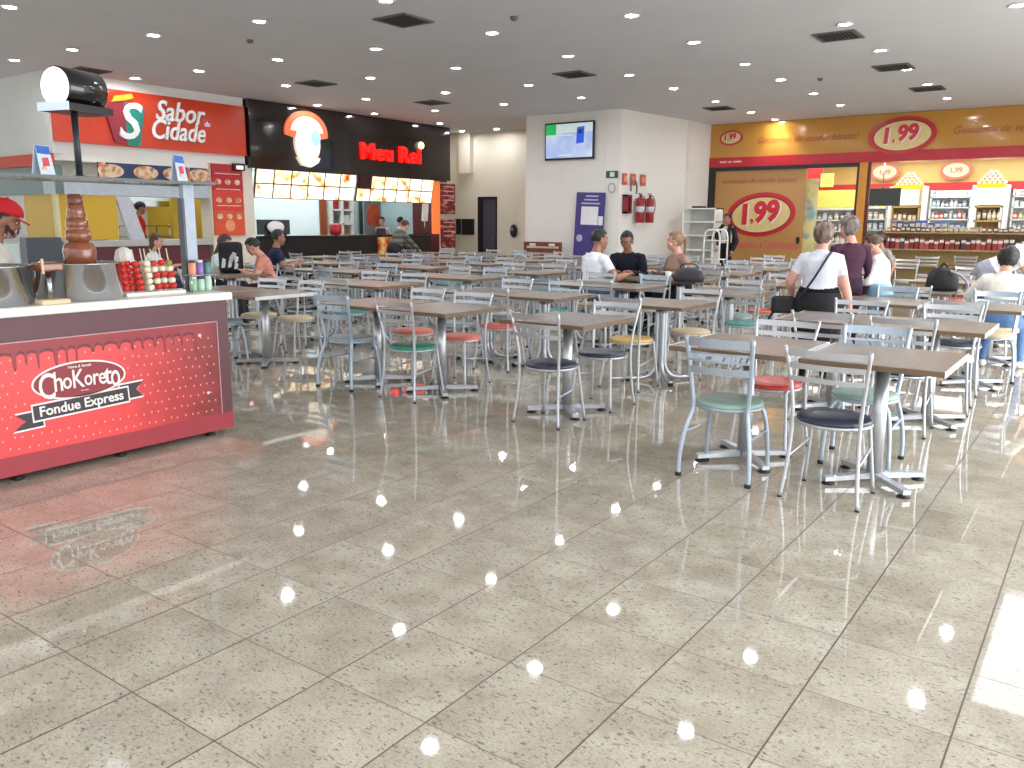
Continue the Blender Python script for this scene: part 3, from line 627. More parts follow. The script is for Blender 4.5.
# topping jars in a little rack
t = thing('jar_rack', (-5.36, 3.57, 1.04), 'small clear two level rack holding topping jars at the counter end', 'rack')
g = MB(); g.box((0, 0, .004), (.1, .2, .008)); g.build('base', gl, t); g = MB(); g.box((0, 0, .122), (.1, .2, .006)); g.build('shelf', gl, t)
for a in (-.045, .045):
    for b_ in (-.095, .095):
        g = MB(); g.cyl((a, b_, 0), (a, b_, .13), .004, n=6); g.build('post', chrome, t)
JC = [[(150, 190, 150), 'pale green topping'], [(180, 210, 190), 'mint topping'], [(190, 220, 205), 'whitish topping'], [(232, 150, 120), 'orange topping'], [(136, 110, 190), 'purple topping'], [(90, 130, 130), 'dark teal topping']]
for k, (c, nm) in enumerate(JC):
    lv = k//3
    t = thing('topping_jar', (-5.35, 3.51+.06*(k % 3), 1.048+.117*lv), 'small clear jar of '+nm+(' on the upper level' if lv else ' on the lower level'), 'jar', 'topping jars')
    g = MB(); g.lathe([(0, 0), (.025, 0), (.027, .01), (.027, .08), (.02, .086), (0, .087)], n=16); g.build('jar', mat('topping_%d' % k, c, .15), t)
    g = MB(); g.lathe([(0, .085), (.022, .085), (.022, .102), (0, .103)], n=16); g.build('lid', mat('lid_%d' % k, [(230, 230, 225), (60, 70, 70)][k % 2], .4), t)
# ------------------------------------------------------------------ yellow variety shop on the far side (plane Y = 23, facing -Y)
YF = 23.
ym = mat('shop_yellow', (186, 132, 52), .16, var=.05, scale=.5, coat=.4); rm = mat('shop_red', (178, 26, 40), .2, var=.04, coat=.3)
oval_in = mat('oval_beige', (214, 190, 132), .35); oval_r = mat('oval_red', (190, 34, 44), .3); oval_d = mat('oval_dark_red', (128, 22, 30), .35)
num = mat('number_red', (200, 38, 52), .3); num_w = mat('number_white', (226, 216, 206), .35); scriptm = mat('script_brown', (150, 70, 26), .4)
def oval(t, x, y, z, a, b, size, rz=0., ext=.03, base=None):
    M0 = FY(x, y, z)
    P = t.matrix_basis.inverted()
    Rm = P @ M0 @ Matrix.Rotation(rz, 4, 'Z')
    g = MB(); g.prism(ELL(a, b, 48), Rm, ext, 0); g.build('oval_rim', oval_r, t)
    g = MB(); g.prism(ELL(a*.88, b*.84, 48), Rm, ext+.006, 0); g.build('oval_shade', oval_d, t)
    g = MB(); g.prism(ELL(a*.84, b*.78, 48, .01*a, -.02*b), Rm, ext+.012, 0); g.build('oval_field', oval_in, t)
    w = a*1.14
    for k, (dx, dz, m_, bo) in enumerate(((.035*a, -.045*b, num_w, .065), (0, 0, num, .05))):
        text('1', size, FY(x-.48*a+dx, y-ext-.016-.006*k, z-.04*b+dz), m_, t, 'numeral', .004, bo, .12, rz=rz)
        text('99', size, FY(x+.16*a+dx, y-ext-.016-.006*k, z+.10*b+dz), m_, t, 'numeral', .004, bo, .12, sx=.95, rz=rz)
        if k == 0: text(',', size*.6, FY(x-.28*a+dx, y-ext-.016, z-.04*b+dz), num, t, 'numeral', .004, .03, 0, rz=rz)
t = thing('shop_fascia', (-4., YF, 3.1), 'wide glossy yellow shop fascia with red band, price oval and script', 'sign')
g = MB(); g.b2((-5.72, 0, .26), (8, .4, H-3.1-.01)); g.build('board', ym, t)
g = MB(); g.b2((-5.72, -.03, .0), (8, .4, .262)); g.build('red_band', rm, t)
oval(t, -4.7, YF-.02, 3.72, .78, .45, .50, .06)
oval(t, -9.12, YF-.0, 3.89, .33, .20, .21, .06, .02)
for x0, w in ((-7.07, 2.62), (-2.28, 2.62)):
    text('Gostamos de vender barato!', .25, FY(x0, YF-.004, 3.77), scriptm, t, 'script_lettering', .003, .0, .35, w)
for k, (a, w) in enumerate(((-9.4, .2), (-9.16, .1), (-9.02, .24))):
    g = MB(); g.b2((a+4, -.034, .12), (a+4+w, -.03, .16)); g.build('small_lettering', mat('small_letter_pink', (230, 170, 170), .4), t)
fr = mat('shop_frame_black', (24, 24, 28), .3)
wall('trim_1', [((-9.72, YF-.02, 3.0), (-5.66, YF+.1, 3.1)), ((-9.72, YF-.02, 0), (-9.55, YF+.1, 3.0)), ((-5.70, YF-.01, 0), (-5.64, YF+.1, 3.0))], fr)
wall('trim_2', [((-5.64, YF-.03, 0), (-5.44, YF+.2, 3.1))], mat('pillar_ochre', (206, 140, 44), .3))
wall('trim_3', [((-5.44, YF-.01, 0), (-5.37, YF+.1, 3.1))], mat('pillar_dark_red', (96, 26, 24), .4))
t = thing('sliding_panel', (-8.26, YF+.06, 0), 'ochre sliding shop panel with large tilted red price oval', 'sliding panel')
g = MB(); g.b2((-1.28, 0, .02), (1.26, .06, 3.0)); g.build('panel', mat('panel_ochre', (178, 132, 74), .3, var=.03, scale=.7, coat=.25), t)
oval(t, -8.18, YF+.06, 1.80, .97, .60, .74, .10, .012)
text('Gostamos de vender barato!', .2, FY(-8.3, YF+.055, 2.72), mat('script_red', (172, 76, 44), .4), t, 'script_lettering', .003, .0, .35, 2.1)
text('Presentes e Utilidades', .3, FY(-8.1, YF+.055, .98), mat('letter_pink', (200, 92, 96), .4), t, 'lettering', .003, .02, 0, 2.0)
g = MB(); g.box((1.16, -.02, 1.12), (.08, .05, .16), bev=.01); g.build('latch', black_pl, t)
# shop interior shell
inner = mat('shop_inner_yellow', (208, 182, 116), .5, scale=1, var=.03)
wall('wall_shop_back', [((-11, 28.3, 0), (4, 28.5, 3.6))], mat('shop_back_white', (216, 220, 222), .5))
wall('wall_shop_left', [((-9.8, 23.4, 0), (-9.6, 28.3, 3.6))], inner)
wall('ceiling_shop', [((-11, 23.4, 3.5), (4, 28.5, 3.6))], white_wall)
wall('trim_4', [((-9.6, 28.05, 2.78), (4, 28.3, 3.5))], inner)
wall('trim_5', [((-9.6, 28.0, 2.56), (4, 28.3, 2.78))], mat('shop_inner_red', (206, 54, 60), .4))
for k, x in enumerate((-6.1, -4.15)):
    t = thing('hanging_oval_sign', (x, 27.9, 3.12), 'pale red rimmed price oval hanging inside the shop, '+('left' if k == 0 else 'right')+' one', 'sign')
    g = MB(); g.prism(ELL(.42, .26, 32), FY(0, 0, 0), .03); g.build('rim', mat('pale_red', (216, 110, 96), .4), t); g = MB(); g.prism(ELL(.34, .2, 32), FY(0, -.03, 0), .01); g.build('field', mat('pale_pink', (232, 196, 170), .4), t)
    text('1,99', .2, FY(x, 27.85, 3.12), mat('pale_number', (214, 120, 110), .4), t, 'numeral', .004, .02)
# goods: a few kinds of product, copied along the shelves
def proto(kind, c, w, h, nm):
    g = MB(); m0 = mat('goods_%d_%d_%d' % c, c, .35, var=.25, scale=25); m1 = mat('goods_label', (236, 234, 228), .4)
    if kind == 'bottle': g.lathe([(0, 0), (w/2, 0), (w/2, h*.62), (w*.2, h*.78), (w*.2, h*.92), (w*.24, h*.93), (w*.24, h), (0, h)], n=12); g.lathe([(w*.51, h*.15), (w*.51, h*.5)], n=12, mi=1)
    elif kind == 'tub': g.lathe([(0, 0), (w*.42, 0), (w*.5, h*.85), (w*.53, h*.86), (w*.53, h), (0, h)], n=14); g.lathe([(w*.46, h*.2), (w*.5, h*.7)], n=14, mi=1)
    elif kind == 'book': g.b2((-w/2, -.1, 0), (w/2, .1, h), 0); g.b2((-w/2-.001, -.102, h*.6), (w/2+.001, -.1, h*.85), 1)
    else: g.b2((-w/2, -w*.4, 0), (w/2, w*.4, h), 0, .004); g.b2((-w*.4, -w*.402, h*.3), (w*.4, -w*.4, h*.75), 1)
    o = g.build(nm, [m0, m1]); return o
PAL_W = [(236, 238, 240), (190, 210, 232), (150, 190, 214), (228, 220, 196), (206, 226, 214), (120, 150, 190), (240, 214, 120), (206, 90, 90), (90, 110, 150)]
PAL_R = [(150, 40, 46), (176, 60, 60), (120, 40, 52), (190, 92, 84), (90, 66, 80), (142, 52, 40)]
def goods(x0, x1, y, z, kinds, pal, w, h, label, cat, group, gap=1.25, seed=1):
    rd = random.Random(seed); pro = {}; x = x0; n = 0
    while x < x1:
        k = rd.choice(kinds); c = rd.choice(pal); hh = h*rd.choice((.75, .9, 1.)); key = (k, c, hh)
        nm = {'bottle': 'bottle', 'tub': 'tub', 'book': 'book', 'box': 'product_box'}[k]
        if key not in pro: o = pro[key] = proto(k, c, w, hh, nm)
        else: o = pro[key].copy(); COL.objects.link(o)
        o.location = (x, y+rd.uniform(-.02, .02), z); tag(o, label, cat, group); x += w*gap*rd.uniform(.95, 1.2); n += 1
def shelf_unit(nm, x0, x1, y0, y1, zs, zt, m, label, cat='shelf'):
    t = thing(nm, ((x0+x1)/2, (y0+y1)/2, 0), label, cat); hw = (x1-x0)/2; hd = (y1-y0)/2
    g = MB(); g.b2((-hw, hd-.03, 0), (hw, hd, zt)); g.build('back_panel', m, t)
    for a in (-hw, hw-.04):
        g = MB(); g.b2((a, -hd, 0), (a+.04, hd, zt)); g.build('side_panel', m, t)
    for z in zs:
        g = MB(); g.b2((-hw, -hd, z-.035), (hw, hd, z)); g.build('shelf', m, t)
    return t
shelf_white = mat('shelf_white', (228, 234, 236), .45); shelf_y = mat('shelf_cream_yellow', (186, 160, 104), .45)
shelf_unit('wall_shelf', -4.7, -3.62, 27.5, 28.0, (1.0, 1.4, 1.72, 2.06, 2.36), 2.55, shelf_white, 'white wall shelf of pastel goods between the two roofed displays')
for k, z in enumerate((1.4, 1.72, 2.06, 2.36)):
    goods(-4.6, -3.7, 27.62, z, ['bottle', 'box', 'tub'], PAL_W, .1, .22 if z < 2.3 else .16, 'small pastel product on the wall shelf between the roofed displays, '+['lowest', 'second', 'third', 'top'][k]+' level', 'product', 'goods between the roofed displays, level %d' % (k+1), 1.1, 5+k)
shelf_unit('wall_shelf', -2.6, -1.2, 27.5, 28.0, (1.0, 1.4, 1.72, 2.06, 2.36), 2.55, shelf_white, 'white wall shelf at the far right edge of the shop')
for k, z in enumerate((1.4, 1.72, 2.06, 2.36)):
    goods(-2.5, -1.7, 27.62, z, ['bottle', 'box'], PAL_W, .11, .2 if z < 2.3 else .16, 'small pastel product on the far right wall shelf, '+['lowest', 'second', 'third', 'top'][k]+' level', 'product', 'goods on the far right shelf, level %d' % (k+1), 1.15, 15+k)
shelf_unit('wall_shelf', -6.6, -5.85, 27.5, 28.0, (1.0, 1.4, 1.72, 2.06), 2.3, shelf_white, 'white wall shelf below the dark screen at the left of the shop')
for k, z in enumerate((1.4, 1.72, 2.06)):
    goods(-6.5, -5.95, 27.62, z, ['box', 'tub'], PAL_W, .13, .2, 'product on the wall shelf below the dark screen, '+['lowest', 'middle', 'top'][k]+' level', 'product', 'goods below the dark screen, level %d' % (k+1), 1.15, 25+k)
lit = mat('lit_white_panel', (255, 250, 236), .4, emit=.6, var=.01); hy = mat('display_yellow', (250, 190, 30), .4, emit=.15)
canm = mat('can_silver', (208, 204, 194), .35, .3)
for k, (x0, x1, lab) in enumerate(((-5.80, -4.74, 'left'), (-3.59, -2.66, 'right'))):
    xm = (x0+x1)/2; hw = (x1-x0)/2*.72
    t = thing('roofed_display', (xm, 27.3, 0), lab+' tall shop display with yellow header and lit white panel', 'display')
    g = MB(); g.b2((-hw, -.2, 2.58), (hw, .35, 2.70)); g.build('header', hy, t)
    g = MB(); g.b2((-hw, -.15, 2.12), (hw, .35, 2.58)); g.build('lit_panel', lit, t)
    g = MB(); g.b2((-hw, .3, .9), (hw, .35, 2.12)); g.build('back_panel', shelf_y, t)
    for z in (1.35, 1.68, 2.08):
        g = MB(); g.b2((-hw, -.2, z-.04), (hw, .3, z)); g.build('shelf', shelf_y, t)
    for a in (-hw, hw-.04):
        g = MB(); g.b2((a, -.2, 0), (a+.04, .35, 2.58)); g.build('side_panel', shelf_y if k == 0 else white_pl, t)
    for a in (-hw-.12, hw+.02):
        g = MB(); g.b2((a, -.1, 1.3), (a+.1, .3, 2.66)); g.build('side_tower', mat('tower_white', (236, 242, 244), .4, emit=.25), t)
    goods(xm-hw+.1, xm+hw-.05, 27.25, 1.68, ['bottle', 'tub'] if k else ['box'], [(226, 220, 200), (206, 196, 170), (150, 120, 90)], .1, .3 if k else .2, 'product on the middle shelf of the %s roofed display' % lab, 'product', 'goods in the %s roofed display' % lab, 1.2, 40+k)
    cp = None
    for row in range(5):
        n = 6-row
        for q in range(n):
            if cp is None:
                g = MB(); g.lathe([(0, 0), (.058, 0), (.062, .006), (.058, .012), (.058, .062), (.062, .068), (.058, .074), (0, .074)], n=14); o = cp = g.build('can', canm)
            else: o = cp.copy(); COL.objects.link(o)
            o.location = (xm+(q-(n-1)/2)*.128, 27.35, 2.70+row*.075)
            tag(o, 'silver can in the stacked roof of the %s shop display' % lab, 'can', 'cans stacked on the %s display' % lab)
t = thing('hanging_screen', (-5.75, 26.2, 2.08), 'dark blank screen hanging inside the shop', 'screen')
g = MB(); g.b2((-.52, -.03, 0), (.5, .03, .5), bev=.01); g.build('screen', mat('screen_dark', (40, 48, 46), .2), t); g = MB(); g.cyl((0, 0, .5), (0, 0, 1.42), .02); g.build('bracket', chrome, t)
# long low gondola by the shop window
t = shelf_unit('gondola', -5.25, 1.5, 24.2, 24.9, (.5, .92, 1.36), 1.40, shelf_y, 'long low yellow shelf of red books along the shop window')
goods(-5.1, -1.6, 24.42, .92, ['book'], PAL_R, .1, .32, 'red or brown book on the long low shop shelf', 'book', 'books on the long low shelf', 1.15, 61)
goods(-5.1, -3.9, 24.42, 1.36, ['box', 'tub'], [(176, 90, 80), (120, 70, 60), (90, 60, 56), (206, 196, 180)], .1, .15, 'small dark red or brown item on the left part of the shelf top', 'product', 'items on the left of the shelf top', 1.15, 62)
goods(-3.85, -2.9, 24.42, 1.36, ['tub'], [(226, 206, 170), (190, 160, 110)], .1, .14, 'small beige tub on the middle of the long shelf top', 'tub', 'tubs on the middle of the shelf top', 1.1, 63)
goods(-2.85, -1.6, 24.42, 1.36, ['box'], [(110, 60, 60), (150, 90, 84), (80, 56, 60)], .1, .14, 'small brown box on the right of the long shelf top', 'product', 'boxes on the right of the shelf top', 1.15, 64)
goods(-5.05, -3.4, 24.75, 1.405, ['box'], [(70, 110, 190), (100, 140, 210), (60, 90, 160)], .14, .26, 'blue package at the back of the long shelf top', 'package', 'blue packages on the shelf top', 1.05, 65)
# left part of the interior behind the opening
t = shelf_unit('promotion_shelf', -8.4, -6.3, 26.6, 27.1, (1.0, 1.35, 1.68, 2.0), 2.05, shelf_white, 'white shelf of bright goods seen through the shop doorway')
for k, z in enumerate((1.0, 1.35, 1.68)):
    goods(-8.3, -6.4, 26.75, z, ['box', 'bottle', 'tub'], PAL_W, .13, .24, 'bright product seen through the shop doorway, '+['lowest', 'middle', 'top'][k]+' level', 'product', 'goods behind the doorway, level %d' % (k+1), 1.2, 71+k)
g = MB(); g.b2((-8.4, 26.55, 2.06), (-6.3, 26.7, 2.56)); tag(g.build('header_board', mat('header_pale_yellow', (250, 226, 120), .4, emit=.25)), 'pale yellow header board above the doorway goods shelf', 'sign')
g = MB(); g.b2((-7.1, 23.35, 0), (-6.76, 23.42, 2.75)); tag(g.build('pale_poster', ramp_mat('poster_pale', [(.35, (214, 206, 140)), (.55, (232, 224, 160)), (.68, (130, 180, 196)), (.8, (206, 150, 130))], 2.6, .4)), 'narrow pale yellow poster beside the open shop doorway', 'poster')
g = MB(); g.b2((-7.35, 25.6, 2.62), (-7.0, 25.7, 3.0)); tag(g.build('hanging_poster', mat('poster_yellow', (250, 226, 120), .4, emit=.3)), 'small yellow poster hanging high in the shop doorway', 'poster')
g = MB(); g.b2((-8.2, 25.9, 2.6), (-7.4, 26.0, 3.3)); tag(g.build('hanging_poster', mat('poster_red', (206, 50, 60), .4)), 'red poster hanging high in the shop doorway', 'poster')

# ------------------------------------------------------------------ things on and by the pillar
t = thing('television', (-11.62, 18.6, 3.12), 'wall television showing blue and green advert, on the pillar', 'television')
g = MB(); g.b2((-.73, -.09, 0), (.73, -.03, .92), bev=.012); g.build('frame', black_pl, t)
scr = ramp_mat('screen_picture', [(.3, (150, 176, 226)), (.5, (176, 196, 236)), (.7, (206, 220, 240))], 2.2, .3, .42)
g = MB(); g.b2((-.69, -.094, .05), (.69, -.088, .88), 0); g.b2((-.69, -.097, .62), (-.38, -.094, .88), 1); g.b2((-.69, -.096, .585), (.1, -.094, .62), 4); g.b2((-.38, -.096, .66), (.69, -.094, .88), 4)
g.prism([(.22, .38), (.44, .40), (.46, .80), (.24, .78)], FY(0, -.094, 0), .004, 2); g.prism([(.27, .62), (.4, .63), (.41, .74), (.28, .73)], FY(0, -.098, 0), .003, 3); g.b2((-.3, -.097, .1), (.1, -.094, .13), 4)
g.build('picture', [scr, mat('screen_green', (30, 190, 96), .3, emit=.4), mat('screen_blue', (24, 84, 206), .3, emit=.6), mat('screen_navy', (14, 40, 120), .3, emit=.4), mat('screen_pale', (214, 232, 236), .3, emit=.35)], t)
g = MB(); g.b2((-.2, -.04, .3), (.2, 0, .6)); g.build('bracket', black_pl, t)
t = thing('purple_banner', (-10.97, 18.42, 0), 'tall purple roll up banner leaning by the pillar', 'banner', rot=(-.035, .03, 0))
pu = mat('banner_purple', (66, 54, 124), .45, var=.12, scale=3)
g = MB(); g.b2((-.44, -.008, .06), (.40, .0, 2.3)); g.build('cloth', pu, t); g = MB(); g.b2((-.46, -.06, 0), (.42, .06, .07), bev=.01); g.build('base', alu, t)
for z, a, b_ in ((2.21, -.16, .2), (2.12, -.2, .2), (2.03, -.28, .26)):
    g = MB(); g.b2((a, -.012, z-.02), (b_, -.008, z+.015)); g.build('text_line', mat('line_lilac', (186, 182, 214), .5), t)
g = MB(); g.b2((-.27, -.014, 1.5), (.22, -.008, 1.95)); g.build('paper', mat('paper_white', (226, 226, 228), .5), t); g = MB(); g.b2((.24, -.014, 1.5), (.37, -.008, 1.72)); g.build('paper', MATS['paper_white'], t)
g = MB(); g.prism(ELL(.09, .09, 20, -.28, 1.16), FY(0, -.008, 0), .004); g.build('round_mark', mat('mark_grey', (170, 172, 190), .5), t)
g = MB(); g.prism([(-.43, .3), (.12, .3), (.1, .55), (-.05, .62), (-.12, .72), (-.43, .72)], FY(0, -.008, 0), .004); g.build('printed_figures', ramp_mat('print_beige', [(.35, (140, 130, 120)), (.55, (196, 186, 176)), (.7, (226, 220, 214))], 9, .5), t)
t = thing('exit_sign', (-10.4, 18.60, 2.64), 'small green and white exit pictogram sign on the pillar corner', 'sign')
g = MB(); g.b2((-.17, 0, 0), (.16, .02, .17)); g.build('plate', mat('sign_green', (44, 84, 56), .4), t); g = MB(); g.b2((-.06, -.004, .03), (.07, 0, .14)); g.build('pictogram', mat('sign_white', (220, 226, 214), .4), t)
t = thing('round_sign', (-10.40, 18.61, 2.40), 'small round grey sign below the exit sign', 'sign')
g = MB(); g.prism(ELL(.11, .13, 24), FY(0, 0, 0), .012); g.build('rim', mat('sign_grey', (170, 172, 170), .4), t); g = MB(); g.prism(ELL(.07, .085, 24), FY(0, -.012, 0), .004); g.build('face', mat('sign_pale', (216, 216, 210), .4), t)
for k, y in enumerate((18.86, 19.19, 19.62)):
    t = thing('red_sign', (-10.2+(y-18.68)*.139+.005, y, 2.6), 'small red safety plate on the pillar side, '+['left', 'middle', 'right'][k]+' of three', 'sign', 'red plates above the extinguishers')
    g = MB(); g.b2((0, -.13, -.12), (.012, .13, .16)); g.build('plate', mat('plate_red', (206, 84, 62), .4), t)
    g = MB(); g.b2((.012, -.07, -.04), (.016, .07, .1)); g.build('symbol', mat('plate_pale', (226, 150, 130), .4), t)
def exting(y, lab):
    t = thing('fire_extinguisher', (-10.2+(y-18.68)*.139+.16, y, 1.56), lab, 'fire extinguisher', 'wall extinguishers')
    g = MB(); g.lathe([(0, 0), (.1, 0), (.11, .02), (.11, .52), (.085, .6), (.035, .63), (.03, .66), (0, .66)], n=22); g.build('cylinder', mat('extinguisher_red', (150, 30, 34), .3), t)
    g = MB(); g.lathe([(.112, .26), (.112, .4)], n=22); g.build('label', mat('ext_label', (206, 206, 214), .4), t)
    g = MB(); g.cyl((0, 0, .65), (0, 0, .7), .03); g.box((0, -.03, .72), (.03, .16, .02)); g.build('valve', black_pl, t)
    g = MB(); g.tube([(0, .03, .68), (.05, .12, .62), (.09, .12, .4), (.06, .1, .2)], .012, n=6); g.build('hose', black_pl, t)
    g = MB(); g.b2((-.15, -.03, .5), (-.1, .03, .6)); g.build('bracket', chrome, t)
exting(19.30, 'red fire extinguisher with white label, left of the two on the pillar'); exting(19.72, 'dark red fire extinguisher, right of the two on the pillar')
t = thing('hose_cabinet', (-10.17, 18.90, 1.78), 'small dark red open box with a coiled grey hose above it', 'hose box')
g = MB(); g.b2((0, -.14, 0), (.14, -.1, .46)); g.b2((0, .06, 0), (.14, .1, .46)); g.b2((0, -.14, 0), (.14, .1, .05)); g.b2((0, -.14, .41), (.14, .1, .46)); g.build('frame', mat('box_dark_red', (130, 36, 40), .4), t)
g = MB(); g.tube([(.08, .3+.16*math.cos(a), .62+.2*math.sin(a)) for a in [k*PI/10-.6 for k in range(14)]], .02, n=8); g.build('hose', mat('hose_grey', (110, 112, 114), .4), t)
t = thing('wooden_bench', (-12.28, 18.3, 0), 'reddish wooden high backed bench against the pillar', 'bench')
g = MB()
for z in (.62, .78, .94):
    g.b2((-.58, .05, z), (.58, .1, z+.11), bev=.008)
g.build('backrest', wood_red, t); g = MB(); g.b2((-.58, -.35, .40), (.58, .08, .45), bev=.01); g.build('seat', wood_red, t)
for a in (-.55, .55):
    for b_, h_ in ((-.3, .4), (.06, 1.04)):
        g = MB(); g.b2((a-.03, b_-.03, 0), (a+.03, b_+.03, h_)); g.build('leg', wood_red, t)
for k, x in enumerate((-12.58, -11.98)):
    g = MB(); g.box((x, 18.34, .98), (.18, .02, .06)); o = g.build('bench_tag', white_pl)
    tag(o, 'small white paper on the bench back, '+['left', 'right'][k]+' one', 'paper')
# white shelf and trolley
t = thing('display_shelf', (-8.92, 20.6, 0), 'empty white metal shelf unit at the pillar corner', 'shelf')
g = MB(); g.b2((-.45, -.02, 0), (-.42, .5, 1.94)); g.build('side_panel', white_lam, t); g = MB(); g.b2((.42, -.02, 0), (.45, .5, 1.94)); g.build('side_panel', white_lam, t)
g = MB(); g.b2((-.45, .47, 0), (.45, .5, 1.94)); g.build('back_panel', mat('shelf_back', (206, 206, 202), .5), t)
for z in (.12, .5, .88, 1.25, 1.6, 1.94):
    g = MB(); g.b2((-.45, -.0, z-.03), (.45, .5, z)); g.build('shelf', white_lam, t)
t = thing('stock_trolley', (-8.02, 19.6, 0), 'white tubular stock trolley with curved handles beside the staff member', 'trolley')
tw = mat('trolley_white', (226, 226, 222), .35)
for y in (-.25, .25):
    g = MB(); g.tube([(-.2, y, .1), (-.2, y, 1.2), (-.17, y, 1.34), (-.1, y, 1.4), (.1, y, 1.4), (.17, y, 1.34), (.2, y, 1.2), (.2, y, .1)], .022, n=8, smooth_path=False); g.build('frame', tw, t)
for z in (.2, .7, 1.15):
    g = MB(); g.b2((-.2, -.25, z-.02), (.2, .25, z)); g.build('shelf', tw, t)
for a in (-.18, .18):
    for b_ in (-.25, .25):
        g = MB(); g.cyl((a, b_-.015, .05), (a, b_+.015, .05), .05, n=14); g.build('wheel', rubber, t)
g = MB(); g.box((-9.02, 20.8, 1.965), (.3, .25, .05), bev=.01); tag(g.build('dark_tray', black_pl), 'flat dark tray on top of the white shelf unit', 'tray')
# ------------------------------------------------------------------ tables and chairs
top_m = ramp_mat('table_laminate', [(.3, (106, 95, 82)), (.5, (124, 113, 100)), (.7, (138, 128, 115))], 26, .28, detail=6)
edge_m = mat('table_edge', (112, 92, 70), .4); trim_m = mat('edge_trim', (214, 216, 218), .35, .5)
SEAT = {'dark': mat('seat_dark_blue', (40, 48, 66), .38, var=.12, coat=.2), 'green': mat('seat_green', (34, 134, 112), .35, var=.1, coat=.2), 'pale green': mat('seat_pale_green', (142, 172, 160), .35, var=.08, coat=.2),
        'red': mat('seat_red', (214, 60, 44), .35, var=.08, coat=.2), 'salmon': mat('seat_salmon', (222, 110, 92), .35, var=.06, coat=.2), 'yellow': mat('seat_yellow', (214, 176, 96), .38, var=.06, coat=.2),
        'beige': mat('seat_beige', (206, 184, 148), .4, var=.06), 'grey': mat('seat_grey', (150, 164, 170), .36, var=.06, coat=.2), 'teal': mat('seat_teal', (86, 160, 156), .36, var=.06)}
def slat(g, xw, y, z, h, bow, lean, mi=0, n=8, thick=.007):
    """curved back slat between the uprights"""
    A = []; 
    for i in range(n+1):
        u = -1+2*i/n; yy = y-bow*(1-u*u)
        A.append([(xw*u, yy-thick/2-lean*h/2, z+h/2), (xw*u, yy+thick/2-lean*h/2, z+h/2), (xw*u, yy+thick/2+lean*h/2, z-h/2), (xw*u, yy-thick/2+lean*h/2, z-h/2)])
    g.ring_tube(A, mi, False)
def build_chair(kind, seat):
    t = thing('dining_chair', (0, 0, 0), '', 'chair'); A = kind == 'white'
    fm = alu_white if A else alu_blue; r = .0115 if A else .015
    for s in (-1, 1):
        if A: pts = [(.215*s, -.205, .0), (.194*s, -.180, .2), (.184*s, -.165, .45), (.198*s, -.185, .66), (.226*s, -.240, .885)]
        else: pts = [(.222*s, -.232, 0), (.220*s, -.226, .14), (.200*s, -.20, .30), (.172*s, -.162, .43), (.180*s, -.175, .55), (.192*s, -.205, .72), (.204*s, -.24, .885)]
        g = MB(); g.tube(pts, r, n=8, sub=4); leg = g.build('rear_leg', fm, t)
        g = MB(); p = pts[0]; g.lathe([(r*(1.12 if A else 1.35), 0), (r*(1.12 if A else 1.35), .022 if not A else .010), (0, .023 if not A else .011)], (p[0], p[1], -.0), n=10); g.build('foot_cap', rubber, leg)
        if A: pts = [(.160*s, .14, .445), (.172*s, .155, .3), (.200*s, .190, 0)]
        else: pts = [(.120*s, .12, .44), (.172*s, .15, .38), (.196*s, .172, .2), (.205*s, .185, 0)]
        g = MB(); g.tube(pts, r*.95, n=8, sub=4); leg = g.build('front_leg', fm, t)
        g = MB(); p = pts[-1]; g.lathe([(r*(1.1 if A else 1.3), 0), (r*(1.1 if A else 1.3), .022 if not A else .010), (0, .023 if not A else .011)], (p[0], p[1], 0), n=10); g.build('foot_cap', rubber, leg)
        g = MB()
        if A: g.tube([(.194*s, -.178, .24), (.178*s, .158, .285)], .008, n=6, smooth_path=False)
        else: g.tube([(.205*s, -.20, .28), (.19*s, .165, .27)], .009, n=6, smooth_path=False)
        g.build('stretcher', fm, t)
    g = MB(); g.tube([(.198*math.cos(2*PI*k/28), .0+.198*math.sin(2*PI*k/28), .438) for k in range(28)], .0115, n=7, closed=True); g.build('seat_ring', fm, t)
    g = MB(); g.lathe([(0, .440), (.19, .440), (.204, .448), (.207, .458), (.202, .470), (.185, .478), (.1, .481), (0, .482)], n=32); g.build('seat', SEAT[seat], t)
    def upr(z):  # upright position at height z
        if A:
            u = (z-.45)/.435; return .184+.040*u**1.3, -.165-.072*u**1.3
        u = max(0, (z-.43)/.455); return .172+.032*u, -.162-.078*u
    hs = ((.850, .040), (.776, .031), (.702, .028)) if A else ((.850, .054), (.762, .054), (.678, .044))
    for i, (z, h) in enumerate(hs):
        x, y = upr(z); g = MB()
        if not A and i == 1:   # the middle slat is pierced with a row of slanted openings
            slat(g, x, y, z+.022, .014, .035, .16); slat(g, x, y, z-.022, .014, .035, .16)
            for u in (-.95, -.8, -.66, -.5, -.42, -.12, -.04, .04, .12, .3, .38, .5, .62, .8, .95):
                yy = y-.035*(1-u*u); g.box((x*u, yy, z), (.020, .007, .036), rot=(0, .35, 0))
        else: slat(g, x, y, z, h, .035 if not A else .03, .16)
        g.build('back_slat', fm, t)
    return t
CH = {}
NCH = [0]
def chair(kind, seat, x, y, rz, label, group='slat backed chairs of the food court'):
    if (kind, seat) not in CH: o = CH[(kind, seat)] = build_chair(kind, seat)
    else: o = copy_tree(CH[(kind, seat)])
    o.location = (x, y, 0); o.rotation_euler = (0, 0, rz); tag(o, label, 'chair', group); NCH[0] += 1
    return o
HT = .78
